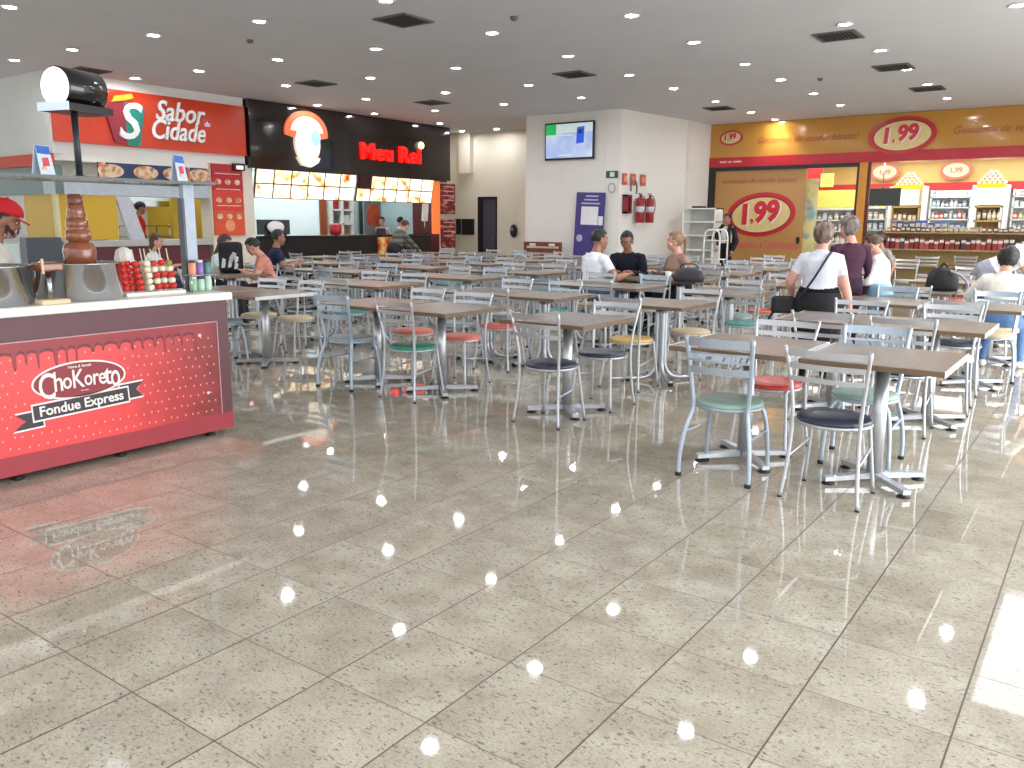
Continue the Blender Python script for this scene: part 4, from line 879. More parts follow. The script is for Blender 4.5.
def build_table(kind, trim):
    t = thing('dining_table', (0, 0, 0), '', 'table')
    g = MB(); g.b2((-.385, -.41, HT-.032), (.385, .41, HT), 0, .004)
    for f in g.bm.faces:
        if abs(f.normal.z) < .5: f.material_index = 1
    g.build('table_top', [top_m, edge_m], t)
    for s in (-1, 1):
        g = MB(); g.b2((s*.385, -.412, HT-.036), (s*.392, .412, HT+.001), 0, .003); g.build('edge_trim', trim_m if trim else edge_m, t)
    if kind == 'post':
        g = MB(); g.cyl((0, 0, .03), (0, 0, HT-.04), .045, .04, n=20); g.build('post', alu, t)
        g = MB(); g.b2((-.2, -.2, HT-.045), (.2, .2, HT-.032)); g.build('bracket', black_pl, t)
        for k in range(4):
            a = PI/4+k*PI/2; d = Vector((math.cos(a), math.sin(a), 0)); q = Vector((-d.y, d.x, 0)); g = MB()
            g.ring_tube([[d*.02+q*.027+Vector((0, 0, .065)), d*.02-q*.027+Vector((0, 0, .065)), d*.02-q*.027+Vector((0, 0, .028)), d*.02+q*.027+Vector((0, 0, .028))],
                         [d*.33+q*.024+Vector((0, 0, .048)), d*.33-q*.024+Vector((0, 0, .048)), d*.33-q*.024+Vector((0, 0, .022)), d*.33+q*.024+Vector((0, 0, .022))]], 0, False)
            f = g.build('foot', alu, t); g = MB(); g.lathe([(.038, 0), (.038, .008), (.014, .014), (.014, .03)], d*.30, n=14); g.build('glide', rubber, f)
    else:
        for k in range(4):
            a = PI/4+k*PI/2; d = Vector((math.cos(a), math.sin(a), 0))
            g = MB(); g.tube([d*.042+Vector((0, 0, HT-.04)), d*.042+Vector((0, 0, .30)), d*.048+Vector((0, 0, .16)), d*.09+Vector((0, 0, .075)), d*.17+Vector((0, 0, .035)), d*.34+Vector((0, 0, .03))], .021, n=10, sub=4)
            f = g.build('leg', alu, t); g = MB(); g.lathe([(.026, 0), (.026, .03), (.02, .034), (0, .034)], d*.33, n=12); g.build('glide', rubber, f)
        g = MB(); g.b2((-.2, -.2, HT-.045), (.2, .2, HT-.032)); g.build('bracket', black_pl, t)
    return t
TP = {}
def table(kind, x, y, label, trim=True):
    key = (kind, trim)
    if key not in TP: o = TP[key] = build_table(kind, trim)
    else: o = copy_tree(TP[key])
    o.location = (x, y, 0); tag(o, label, 'table', 'brown topped food court tables'); return o
MAIN = [5.76, 7.52, 9.28, 10.85, 12.6, 14.35, 16.1]; RIGHT = [5.26, 7.2, 9.16, 10.9, 13.0, 14.9, 16.8]
COLS = [('A', -1.06, RIGHT, range(0, 7)), ('B', -1.88, RIGHT, range(0, 7)), ('C', -3.59, MAIN, range(0, 7)), ('D', -4.95, MAIN, range(0, 7)), ('E', -5.77, MAIN, range(0, 7)),
        ('F', -7.48, MAIN, range(0, 7)), ('G', -8.32, MAIN, range(0, 7)), ('H', -9.75, MAIN, range(1, 7)), ('I', -10.58, MAIN, range(1, 7)), ('J', -12.0, MAIN, range(2, 7)), ('K', -12.82, MAIN, range(3, 7)), ('L', -14.3, MAIN, range(4, 7))]
# seats told apart in the photograph: (column, row, side) -> (frame, seat colour, dx, dy, turn) or None for an empty place
FIX = {('A', 0, 'n'): ('white', 'dark', -.15, -.43, -.02), ('B', 0, 'n'): ('grey', 'green_pale', .02, -.36, .02), ('A', 0, 'f'): ('grey', 'pale green', -.18, .40, .05), ('B', 0, 'f'): ('white', 'red', .02, .40, -.04),
       ('C', 0, 'n'): ('white', 'dark', .08, -.37, -.03), ('C', 0, 'f'): ('white', 'dark', .12, .36, .0), ('D', 0, 'n'): ('white', 'green', -.06, -.33, -.04), ('D', 0, 'f'): ('white', 'salmon', -.12, .40, .06),
       ('E', 0, 'n'): ('grey', 'grey', -.06, -.30, .03), ('E', 0, 'f'): ('white', 'salmon', .05, .45, 0), ('F', 0, 'n'): None, ('G', 0, 'n'): ('grey', 'grey', .42, -.24, -.3), ('F', 0, 'f'): ('white', 'beige', -.05, .46, -.05), ('G', 0, 'f'): ('white', 'beige', .18, .42, .1),
       ('A', 1, 'n'): ('white', 'dark', -.12, -.42, .0), ('A', 1, 'f'): ('white', 'beige', .02, .55, .1), ('B', 1, 'n'): ('white', 'grey', .05, -.4, 0), ('C', 1, 'n'): ('white', 'yellow', -.08, -.48, -.06), ('C', 1, 'f'): ('white', 'beige', .12, .42, .05),
       ('D', 1, 'n'): ('white', 'salmon', -.28, -.42, .1), ('D', 1, 'f'): ('white', 'grey', -.2, .5, 0), ('E', 1, 'f'): ('white', 'grey', -.1, .5, 0), ('B', 2, 'n'): None, ('A', 2, 'n'): ('white', 'dark', -.1, -.45, .05), ('B', 3, 'f'): None, ('C', 2, 'n'): ('white', 'teal', .3, -.3, .1), ('A', 3, 'n'): ('white', 'beige', .13, -.68, 0)}
OCC = {('E', 3, 'n'), ('E', 3, 'f'), ('D', 3, 'f'), ('A', 3, 'n'), ('A', 3, 'f'), ('I', 1, 'f'), ('H', 1, 'f'), ('J', 2, 'n'), ('L', 5, 'n')}
rc = random.Random(21)
ROWN = ['front', 'second', 'third', 'fourth', 'fifth', 'sixth', 'back']
for ci, (cn, x, ys, rows) in enumerate(COLS):
    for ri in rows:
        y = ys[ri]; xx = x+(rc.uniform(-.06, .06) if ri > 0 else 0)
        if cn in 'HI' and ri == 1: xx = x-.75
        kind = 'post' if cn in 'AB' or (ri == 0) else 'tubes'
        pos = f'{ROWN[ri]} row, {ORD[ci]} from the right'
        table(kind, xx, y, f'brown topped table on {"a thick round post" if kind == "post" else "four bent tubes"}, {pos}', cn in 'AB' or (cn == 'F' and ri == 0))
        for side in 'nf':
            key = (cn, ri, side)
            if key in FIX and FIX[key] is None: continue
            if key in FIX: fr_, se, dx, dy, tu = FIX[key]; se = 'pale green' if se == 'green_pale' else se
            else:
                if rc.random() < .08 and key not in OCC: continue
                fr_ = rc.choice(('white', 'white', 'white', 'grey')); se = rc.choice(('dark', 'grey', 'teal', 'beige', 'pale green', 'salmon', 'grey', 'grey'))
                dx = rc.uniform(-.1, .1); dy = rc.uniform(.40, .54)*(-1 if side == 'n' else 1); tu = rc.uniform(-.12, .12)
            if key in (('A', 3, 'n'), ): pass
            chair(fr_, se, xx+dx, y+dy, tu+(0 if side == 'n' else PI), f'{"white" if fr_ == "white" else "bluish grey"} chair, {se} seat, {"near" if side == "n" else "far"} side of table in {ROWN[ri]} row, {ORD[ci]} from right')
# chairs away from the grid
chair('white', 'grey', -13.15, 7.83, -.6, 'white chair under the girl in white at the left of the stall')
for k, (x, y, rz) in enumerate(((-6.1, 18.0, PI), (-5.2, 17.6, PI-.2), (-3.4, 18.0, PI+.1), (-4.2, 19.5, PI), (-3.4, 20.2, .2), (-2.7, 21.0, -.1))):
    chair('white', 'grey', x, y, rz, 'white chair near the yellow shop, '+['below the sliding panel, left', 'below the sliding panel, right', 'in front of the doorway', 'before the shop window, left', 'before the shop window, middle', 'before the shop window, right'][k])
# small things on the tables
t = thing('backpack', (-1.66, 11.0, HT), 'black backpack lying on a table in the right part', 'backpack', rz=.3)
bpm = mat('backpack_black', (18, 18, 22), .7, var=.2)
g = MB(); g.ring_tube([[(a*w, b*d, z) for a, b in [(math.cos(q), math.sin(q)) for q in [2*PI*k/18 for k in range(18)]]] for z, w, d in ((0, .17, .12), (.05, .18, .13), (.15, .17, .12), (.24, .12, .09), (.28, .05, .04))]); g.build('body', bpm, t)
g = MB(); g.tube([(.06, -.08, .24), (.18, -.12, .18), (.25, -.14, .08), (.22, -.15, .0)], .015, n=8); g.build('strap', mat('strap_grey', (150, 150, 156), .6), t)
g = MB(); g.tube([(-.04, 0, .27), (0, 0, .32), (.05, 0, .27)], .012, n=6); g.build('handle', bpm, t)
for k, (x, y, c, nm) in enumerate(((-2.05, 13.05, (40, 56, 110), 'dark blue'), (-1.25, 13.1, (206, 210, 220), 'white'))):
    g = MB(); g.ball((0, 0, .07), (.12, .09, .07), 0); o = g.build('folded_cloth', mat('cloth_%d' % k, c, .7), None, (x, y, HT)); tag(o, nm+' bundle of cloth on a right side table, '+['behind the black backpack', 'beside the dark blue bundle', 'in front of the teenager'][k], 'cloth')
g = MB(); g.lathe([(0, 0), (.035, 0), (.042, .11), (.038, .11), (.03, .01), (0, .01)], n=16); o = g.build('paper_cup', white_pl, None, (-5.0, 10.6, HT)); tag(o, 'white paper cup on the table of the three talking people', 'cup')
g = MB(); g.lathe([(0, 0), (.03, 0), (.032, .13), (.012, .17), (.012, .2), (0, .2)], n=14); o = g.build('bottle', mat('bottle_pale', (200, 210, 206), .2), None, (-4.8, 10.72, HT)); tag(o, 'small pale bottle on the table beside the woman in brown', 'bottle')
g = MB(); g.box((0, 0, .006), (.2, .28, .012), rot=(0, 0, .3)); o = g.build('magazine', ramp_mat('magazine_print', [(.4, (206, 206, 200)), (.6, (140, 146, 130))], 12, .4), None, (-5.2, 10.62, HT)); tag(o, 'open printed sheet on the table between the three people', 'paper')
t = thing('handbag', (-4.62, 10.42, HT), 'large black handbag on the table corner in front of the woman', 'handbag', rz=.1)
g = MB(); g.ring_tube([[(w*math.cos(q), d*math.sin(q), z) for q in [2*PI*k/18 for k in range(18)]] for z, w, d in ((0, .20, .07), (.05, .22, .08), (.14, .19, .06), (.19, .08, .03))]); g.build('body', mat('bag_charcoal', (52, 52, 58), .55), t)
g = MB(); g.tube([(-.12, 0, .16), (-.09, 0, .23), (.09, 0, .23), (.12, 0, .16)], .008, n=6); g.build('handle', bpm, t)
t = thing('school_backpack', (-10.74, 7.70, HT), 'black backpack with white print between the two seated women', 'backpack', rz=.85)
g = MB(); g.box((0, 0, .23), (.34, .17, .46), bev=.05); g.build('body', bpm, t)
g = MB(); g.box((0, -.09, .17), (.29, .06, .26), bev=.025); pk = g.build('pocket', bpm, t)
g = MB(); rr = random.Random(5)
for k in range(9):
    a = rr.uniform(-.10, .10); z = rr.uniform(.12, .3); g.prism([(a-.03, z-.05), (a+.02, z-.04), (a+.035, z+.03), (a-.01, z+.055)], FY(0, -.121, -.03), .002)
g.build('white_print', mat('print_pale', (206, 210, 214), .5), pk)
for s in (-1, 1):
    g = MB(); g.tube([(.1*s, .075, .42), (.12*s, .12, .34), (.12*s, .12, .13), (.1*s, .075, .05)], .018, n=6); g.build('strap', bpm, t)
chair('white', 'grey', -11.13, 8.02, PI, 'white chair behind the black school backpack, between two seated women')
# ------------------------------------------------------------------ people
def rotx(a): return Matrix.Rotation(a, 3, 'X')
def ik(S, W, l1, l2, pole):
    d = W-S; L = min(d.length, (l1+l2)*.999); d.normalize(); W = S+d*L
    a = (l1*l1-l2*l2+L*L)/(2*L); h = math.sqrt(max(0, l1*l1-a*a))
    p = pole-d*pole.dot(d); p.normalize()
    return S+d*a+p*h, W
def tapered(g, pts, rads, n=14):
    """limb of round sections with rounded ends"""
    P = [Vector(p) for p in pts]; rings = []; upv = None
    d0 = (P[1]-P[0]).normalized(); d1 = (P[-1]-P[-2]).normalized()
    P = [P[0]-d0*rads[0]*.7]+P+[P[-1]+d1*rads[-1]*.7]; rads = [rads[0]*.55]+list(rads)+[rads[-1]*.55]
    for i, p in enumerate(P):
        d = (P[min(i+1, len(P)-1)]-P[max(i-1, 0)]).normalized()
        if upv is None: upv = Vector((1, 0, 0)) if abs(d.x) < .8 else Vector((0, 1, 0))
        a = (upv-d*upv.dot(d)).normalized(); b = d.cross(a); upv = a
        rings.append([p+(a*math.cos(q)+b*math.sin(q))*rads[i] for q in (2*PI*j/n for j in range(n))])
    g.ring_tube(rings)
def lerp(a, b, t): return Vector(a)*(1-t)+Vector(b)*t
def add_hand(g, W, d, nrm, side, s, mi, curl=.5):
    """palm, four unequal bent fingers and a thumb leaving the side of the palm"""
    d = d.normalized(); nrm = (nrm-d*nrm.dot(d)).normalized(); lat = d.cross(nrm)*side
    M = Matrix((lat, d, nrm)).transposed().to_4x4()
    g.ball(W+d*.045*s, (.040*s, .056*s, .017*s), mi, 12, 8, M)
    for k, (o, L) in enumerate(((-.029, .070), (-.010, .080), (.010, .075), (.028, .058))):
        b = W+d*.085*s+lat*o*s; L *= s
        a1 = d*math.cos(curl*.5)-nrm*math.sin(curl*.5); a2 = d*math.cos(curl*1.3)-nrm*math.sin(curl*1.3)
        p1 = b+a1*L*.5; p2 = p1+a2*L*.5
        g.tube([b-d*.02*s, b, p1, p2], lambda t: (.0092-.0024*t)*s, mi, 6, False)
    b = W+d*.025*s-lat*.032*s
    p1 = b+(-lat*.75+d*.65-nrm*.2).normalized()*.036*s; p2 = p1+(-lat*.25+d-nrm*.3).normalized()*.03*s
    g.tube([b+lat*.015*s, b, p1, p2], lambda t: (.0115-.003*t)*s, mi, 6, False)
def person(loc, rz, label, top, bottom, skin, hair_c, H=1.70, sit=False, lean=0., twist=0., girth=1., hy=0., hp=0., hr=0., wl=None, wr=None, sleeve='short', hair='short', shoe=(40, 38, 40), legs=None, female=False, seat=.475, voxel=.012, group=None, face=True, collar=None, bust=0., loose=0., neckskin=True):
    s = H/1.70; V = lambda x, y, z: Vector((x, y, z))*s
    root = thing('person', loc, label, 'person', group, rz)
    P = V(0, 0, .93) if not sit else Vector((0, 0, seat+.085*s))
    Rl = Matrix.Rotation(twist, 3, 'Z') @ rotx(-lean)
    U = lambda x, y, z: P+Rl @ V(x, y, z)
    sw = .165 if female else .185
    # spine, torso rings with a curved back when leaning
    g = MB(); rings = []
    hipw = .165 if female else .155
    prof = [(-.10, hipw*.9, .105, 0), (-.04, hipw*1.04, .122, -.005), (.04, hipw, .118, -.0), (.13, (.128 if female else .142), .102, .005), (.22, (.135 if female else .152), .108+bust*.3, .008+bust*.3), (.31, .150 if female else .168, .112+bust, .008+bust*.6), (.385, .150 if female else .168, .102, .0), (.435, .115 if female else .128, .080, -.008), (.475, .068, .060, -.012)]
    for z, a, b, yo in prof:
        k = girth*(1+loose) if z < .4 else 1+(girth-1)*.5
        c = U(0, yo, z); X = Rl @ Vector((1, 0, 0)); Y = Rl @ Vector((0, 1, 0))
        if z <= -.04: X = Matrix.Rotation(twist*.3, 3, 'Z') @ Vector((1, 0, 0)); Y = Vector((-X.y, X.x, 0)) if z < -.05 else Y
        rings.append([c+X*(a*k*s*math.copysign(abs(math.cos(q))**.85, math.cos(q)))+Y*(b*k*s*math.sin(q)) for q in (2*PI*j/22 for j in range(22))])
    g.ring_tube(rings)
    segs = [('torso', U(0, 0, .0), U(0, 0, .36), .135*girth*s), ('hips', P+Vector((0, 0, -.06*s)), U(0, 0, .02), .15*girth*s)]
    # neck and head
    hd = Rl @ Matrix.Rotation(hy, 3, 'Z') @ rotx(lean*.55-hp) @ Matrix.Rotation(hr, 3, 'Y')
    nb = U(0, -.012, .47); hc = U(0, .0, .485)+hd @ V(0, .028, .155)
    tapered(g, [nb, lerp(nb, hc, .45), lerp(nb, hc, .75)], [.062*s, .052*s, .05*s])
    segs.append(('neck', lerp(nb, hc, .10), lerp(nb, hc, .7), .070*s)); segs.append(('head', hc+hd @ V(0, 0, -.05), hc+hd @ V(0, 0, .05), .095*s))
    Mh = hd.to_4x4(); B = lambda c, r: g.ball(hc+hd @ V(*c), [q*s for q in r], 0, 20, 14, Mh)
    B((0, -.008, .020), (.076, .096, .098)); B((0, .022, -.045), (.058, .070, .072)); B((0, .056, -.092), (.030, .030, .022))
    B((0, .094, -.028), (.0125, .020, .014)); B((0, .088, -.008), (.008, .013, .026)); B((0, .072, .014), (.052, .02, .012))
    B((0, .081, -.060), (.022, .012, .007)); B((0, .080, -.070), (.019, .012, .007))
    for q in (-1, 1): B((q*.077, -.006, -.018), (.010, .022, .032)); B((q*.045, .064, -.035), (.024, .022, .022))
    # arms
    for q, wt in ((-1, wl), (1, wr)):
        S = U(q*sw, -.005, .400); l1 = .285*s; l2 = .255*s
        if wt is None:
            wt = S+Vector((q*.07, .05, -.50))*s
            if lean > .3: wt = S+Vector((q*.05, .12, -.48))*s
        else: wt = Vector(wt)
        E_, W = ik(S, wt, l1, l2, Vector((q*.6, -.7, -.5)))
        ta = (1.16 if sleeve == 'long' else 1.08)*(1+(girth-1)*.5)
        tapered(g, [U(q*sw*.66, -.005, .405), S, lerp(S, E_, .4), lerp(S, E_, .8), E_], [.056*s*ta, .056*s*ta, .050*s*ta, .043*s*ta, .041*s*ta])
        tapered(g, [E_, lerp(E_, W, .3), lerp(E_, W, .7), W], [.041*s*ta, .042*s*ta, .034*s*ta, .027*s*(1.25 if sleeve == 'long' else 1)])
        segs += [('up', S, lerp(S, E_, .52), .066*s), ('mid', lerp(S, E_, .62), E_, .062*s), ('fore', E_, W, .058*s)]
        d = (W-E_).normalized(); root['_'] = 0
        nr = Vector((q*.9, .1, .2)) if wt.z < S.z-.4*s else Vector((0, -.1, 1))
        segs.append(('hand', W+d*.03*s, W+d*.17*s, .02*s))
        if q == -1: hL = (W, d, nr, q)
        else: hR = (W, d, nr, q)
    # legs
    for q in (-1, 1):
        Hp = P+V(q*.088*min(girth, 1.15), 0, -.04)
        if legs: K, A = [Vector(v) for v in legs[0 if q < 0 else 1]]
        elif sit: K = Vector((q*.13*s, .43*s, P.z-.03)); A = Vector((q*.13*s, .42*s, .085*s))
        else: K = V(q*.098, .025, .49); A = V(q*.105, -.01, .085)
        k = 1+(girth-1)*.8
        tapered(g, [Hp, lerp(Hp, K, .35), lerp(Hp, K, .75), K], [.092*s*k, .086*s*k, .064*s*k, .057*s])
        tapered(g, [K, lerp(K, A, .3), lerp(K, A, .7), A], [.056*s, .058*s, .043*s, .038*s])
        segs += [('thigh', Hp, K, .075*s), ('calf', K, lerp(K, A, .92), .05*s)]
        f = (A-K); f.z = 0; fd = Vector((q*.12, 1, 0)).normalized()
        F = Matrix((Vector((fd.y, -fd.x, 0)), fd, Vector((0, 0, 1)))).transposed().to_4x4()
        base = Vector((A.x, A.y, max(0, A.z-.085*s)))
        g.ball(base+fd*.015*s+Vector((0, 0, .048*s)), (.040*s, .065*s, .048*s), 0, 14, 8, F); g.ball(base+fd*.085*s+Vector((0, 0, .034*s)), (.046*s, .105*s, .034*s), 0, 14, 8, F)
        segs.append(('foot', base+fd*-.02*s+Vector((0, 0, .04*s)), base+fd*.15*s+Vector((0, 0, .03*s)), .045*s))
    tmp = g.build('tmp', [], None)
    m1 = tmp.modifiers.new('r', 'REMESH'); m1.mode = 'VOXEL'; m1.voxel_size = voxel; m1.use_smooth_shade = True
    m2 = tmp.modifiers.new('s', 'SMOOTH'); m2.factor = .5; m2.iterations = 3
    dgr = bpy.context.evaluated_depsgraph_get()
    me = bpy.data.meshes.new_from_object(tmp.evaluated_get(dgr)); COL.objects.unlink(tmp); bpy.data.objects.remove(tmp)
    # colours of skin and clothes by the nearest part of the skeleton
    nf = len(me.polygons); ctr = np.empty(nf*3); me.polygons.foreach_get('center', ctr); ctr = ctr.reshape(-1, 3)
    best = np.full(nf, 1e9); idx = np.zeros(nf, int)
    for i, (nm, a, b, r) in enumerate(segs):
        a = np.array(a); b = np.array(b); ab = b-a; t = np.clip(((ctr-a)@ab)/max(1e-9, ab@ab), 0, 1)
        dd = np.linalg.norm(ctr-(a+t[:, None]*ab), axis=1)/r
        m = dd < best; best[m] = dd[m]; idx[m] = i
    col = {'torso': 1, 'hips': 2, 'neck': 0 if neckskin else 1, 'head': 0, 'up': 1, 'mid': 1 if sleeve == 'long' else 0, 'fore': 1 if sleeve == 'long' else 0, 'hand': 0, 'thigh': 2, 'calf': 2, 'foot': 3}
    if sleeve == 'none': col['up'] = 0
    mi = np.array([col[segs[i][0]] for i in idx], dtype=np.int32)
    me.materials.clear()
    cl = lambda c: c if not isinstance(c, tuple) else mat('fabric_%d_%d_%d' % c, c, .8, var=.08, scale=18, spec=.2)
    shm = mat('shoe_%d_%d_%d' % shoe, shoe, .5)
    for m_ in (skin, cl(top), cl(bottom), shm): me.materials.append(m_)
    me.polygons.foreach_set('material_index', mi)
    bm = bmesh.new(); bm.from_mesh(me); hb = MB(); hb.bm.free(); hb.bm = bm
    for (W, d, nr, q) in (hL, hR): add_hand(hb, W, d, nr, q, s, 0)
    for f in bm.faces: f.smooth = True
    bm.to_mesh(me); bm.free(); me.name = 'body'
    del root['_']
    body = bpy.data.objects.new('body', me); COL.objects.link(body); body.parent = root
    # eyes and lips
    Hm = Matrix.Translation(hc) @ Mh @ Matrix.Scale(s, 4)
    if face:
        for q in (-1, 1):
            e = MB(); e.ball(Hm @ Vector((q*.031, .079, .000)), (.012*s, .009*s, .0075*s), 0, 10, 8, Mh); e.ball(Hm @ Vector((q*.031, .086, .000)), (.0055*s, .004*s, .0055*s), 1, 8, 6, Mh)
            e.build('eye', [mat('eye_white', (226, 220, 214), .3), mat('eye_dark', (40, 28, 22), .2)], root)
            e = MB(); e.tube([Hm @ Vector((q*.014, .091, .020)), Hm @ Vector((q*.034, .089, .026)), Hm @ Vector((q*.053, .074, .020))], .0035*s, n=5); e.build('eyebrow', mat('brow_dark', (52, 38, 32), .7), root)
        e = MB(); e.ball(Hm @ Vector((0, .088, -.0645)), (.021*s, .008*s, .0075*s), 0, 10, 8, Mh); e.build('mouth', mat('lips', (168, 88, 82), .4), root)
    # hair
    hm = ramp_mat('hair_%d_%d_%d' % hair_c[0], [(.3, hair_c[0]), (.7, hair_c[1])], 9, .5, stretch=(3, 3, 1)) if isinstance(hair_c[0], tuple) else hair_c
    h = MB(); sc = {'short': (.087, .110, .112), 'bob': (.102, .122, .126), 'long': (.091, .114, .116), 'pony': (.087, .110, .112), 'cap': (.082, .104, .104)}[hair]
    h.ball((0, 0, 0), 1, 0, 28, 20)
    lowz = {'short': -.035, 'bob': -.105, 'long': -.10, 'pony': -.055, 'cap': -.04}[hair]
    rr = random.Random(int(abs(loc[0]*100)))
    kill = []
    for v in h.bm.verts:
        x, y, z = v.co.x*sc[0], v.co.y*sc[1]-.010, v.co.z*sc[2]+.026
        amp = .008 if hair == 'bob' else .003
        v.co = (x+rr.uniform(-amp, amp), y+rr.uniform(-amp, amp), z+rr.uniform(-amp, amp))
        front = y > .050 and z < .062; side = (y > .006 and z < .01); low = z < lowz
        if (front or side or low): kill.append(v)
    bmesh.ops.delete(h.bm, geom=kill, context='VERTS')
    if hair == 'long':
        tw = []
        for z, w, d_, y in ((.0, .080, .05, -.055), (-.08, .086, .045, -.058), (-.18, .090, .040, -.075), (-.28, .080, .032, -.095), (-.38, .05, .02, -.11)):
            tw.append([(w*math.cos(a), y+d_*math.sin(a), z) for a in [2*PI*j/18 for j in range(18)]])
        h.ring_tube(tw)
    if hair == 'pony':
        h.tube([(0, -.10, .04), (0, -.135, .02), (0, -.135, -.06), (0, -.12, -.16)], lambda t: .028*(1-.5*t), n=10)
    h.bm.transform(Hm)
    if hair != 'none': h.build('hair', hm, root, None, True)
    root.matrix_world
    return dict(root=root, U=U, P=P, hc=hc, Hm=Hm, s=s, Mh=Mh, Rl=Rl)
DK = ((13, 11, 12), (30, 25, 24)); BR = ((52, 34, 24), (92, 64, 46)); GY = ((96, 84, 76), (176, 166, 156)); LB = ((110, 84, 60), (160, 130, 98))
def glasses(p):
    g = MB()
    for q in (-1, 1):
        g.tube([p['Hm'] @ Vector((q*.033+.024*math.cos(a), .096, .0+.017*math.sin(a))) for a in [2*PI*k/16 for k in range(16)]], .0028, n=6, closed=True)
        g.tube([p['Hm'] @ Vector((q*.056, .094, .004)), p['Hm'] @ Vector((q*.079, .02, .004))], .0025, n=5, smooth_path=False)
    g.tube([p['Hm'] @ Vector((-.01, .099, .002)), p['Hm'] @ Vector((.01, .099, .002))], .0025, n=5, smooth_path=False); g.build('glasses', black_pl, p['root'])
def cap(p, c):
    m = mat('cap_%d_%d_%d' % c, c, .7); g = MB()
    g.ball((0, 0, 0), 1, 0, 26, 16)
    kill = []
    for v in g.bm.verts:
        v.co = (v.co.x*.092, v.co.y*.116-.008, v.co.z*.10+.042)
        if v.co.z < .036: kill.append(v)
    bmesh.ops.delete(g.bm, geom=kill, context='VERTS'); bmesh.ops.solidify(g.bm, geom=g.bm.faces[:], thickness=.006)
    g.prism([(.074*math.cos(a), .07+.085*math.sin(a)) for a in [PI*k/16 for k in range(17)]], Matrix.Translation((0, 0, .038)) @ Matrix.Rotation(-.22, 4, 'X'), .008)
    g.ball((0, -.008, .142), .009, 0, 8, 6)
    g.bm.transform(p['Hm']); g.build('cap', m, p['root'], None, False)

# kiosk attendant
p = person((-6.02, 2.50, 0), -.50, 'kiosk attendant in red cap, dark face mask and pale shirt behind the steel pots', (226, 220, 212), (60, 60, 66), skin_b, DK, H=1.69, hp=.30, hy=0, wl=(-.20, .36, 1.10), wr=(.16, .40, 1.12), sleeve='short', voxel=.010)
cap(p, (206, 24, 34))
g = MB(); g.ball((0, 0, 0), 1, 0, 20, 14); kill = []
for v in g.bm.verts:
    v.co = (v.co.x*.066, v.co.y*.078+.026, v.co.z*.066-.056)
    if v.co.y < .02 or v.co.z > -.016: kill.append(v)
bmesh.ops.delete(g.bm, geom=kill, context='VERTS'); bmesh.ops.solidify(g.bm, geom=g.bm.faces[:], thickness=.004)
g.bm.transform(p['Hm']); g.build('face_mask', ramp_mat('mask_cloth', [(.4, (50, 22, 30)), (.5, (120, 50, 60)), (.58, (206, 196, 200)), (.66, (60, 24, 34))], 22, .7), p['root'])
# staff inside the orange stall
g = MB(); g.b2((-20, 8.3, 0), (-17.02, 11.9, .18)); struct(g.build('floor_left_stall', mat('stall_floor', (150, 146, 140), .5)))
p = person((-17.4, 10.2, .18), -.7, 'stall worker in red shirt and black cap behind the yellow panels', (190, 30, 34), (40, 40, 44), skin_b, DK, H=1.76, hp=.1); cap(p, (24, 24, 28))
# people seated on the left
p = person((-13.15, 7.85, 0), -.75, 'girl in white shirt with dark hair, seated at far left behind the skewers', (222, 232, 228), (60, 66, 90), skin_a, BR, H=1.72, sit=True, hair='long', female=True, lean=.12, hp=.15, wl=(-.15, .42, .8), wr=(.15, .44, .8))
p = person((-11.78, 8.12, 0), -1.0, 'young woman with very long dark hair and pale top, seated beside the backpack', (206, 226, 222), (50, 54, 70), skin_a, BR, H=1.76, sit=True, hair='long', female=True, lean=.25, hp=.2, wl=(-.12, .45, .84), wr=(.12, .45, .84))
p = person((-10.42, 8.17, 0), 2.5, 'woman in salmon pink top bowing her head, seated right of the school backpack', ramp_mat('fabric_salmon_print', [(.35, (214, 140, 122)), (.55, (196, 120, 108)), (.7, (222, 190, 180))], 8, .8), (70, 66, 70), skin_a, DK, H=1.74, sit=True, hair='short', female=True, lean=.3, hp=.35, girth=1.15, wl=(-.15, .42, .82), wr=(.15, .42, .82))
p = person((-11.84, 9.35, 0), -.62, 'dark haired man in navy shirt seen from behind, before the black counter', (34, 40, 66), (40, 42, 54), skin_b, DK, H=1.86, sit=True, lean=.12, girth=1.2, wl=(-.2, .4, .84), wr=(.2, .4, .84))
# dark stall staff
p = person((-17.7, 17.97, 0), 3.6, 'cook in pale shirt and dark apron standing behind the black counter', (196, 186, 186), (40, 36, 40), skin_a, DK, H=1.70, hp=.2)
g = MB(); g.prism([(-.15, .75), (.15, .75), (.19, 1.0), (.13, 1.36), (-.13, 1.36), (-.19, 1.0)], Matrix.Translation((0, .15, 0)) @ Euler((PI/2, 0, 0)).to_matrix().to_4x4(), .01); g.build('apron', mat('apron_dark', (66, 40, 44), .7), p['root'])
stripe = bpy.data.materials.new('striped_shirt')
def stripes(name, c0, c1, freq, ax='Z'):
    m = bpy.data.materials.new(name); m.use_nodes = True; nt = m.node_tree; b = nt.nodes['Principled BSDF']
    tc = nt.nodes.new('ShaderNodeTexCoord'); w = nt.nodes.new('ShaderNodeTexWave'); w.bands_direction = ax; w.inputs['Scale'].default_value = freq; w.inputs['Distortion'].default_value = .6
    nt.links.new(tc.outputs['Object'], w.inputs['Vector']); rp = nt.nodes.new('ShaderNodeValToRGB'); e = rp.color_ramp.elements
    e[0].position = .4; e[0].color = lin(c0)+(1,); e[1].position = .6; e[1].color = lin(c1)+(1,)
    nt.links.new(w.outputs['Fac'], rp.inputs['Fac']); nt.links.new(rp.outputs['Color'], b.inputs['Base Color']); b.inputs['Roughness'].default_value = .8
    return m
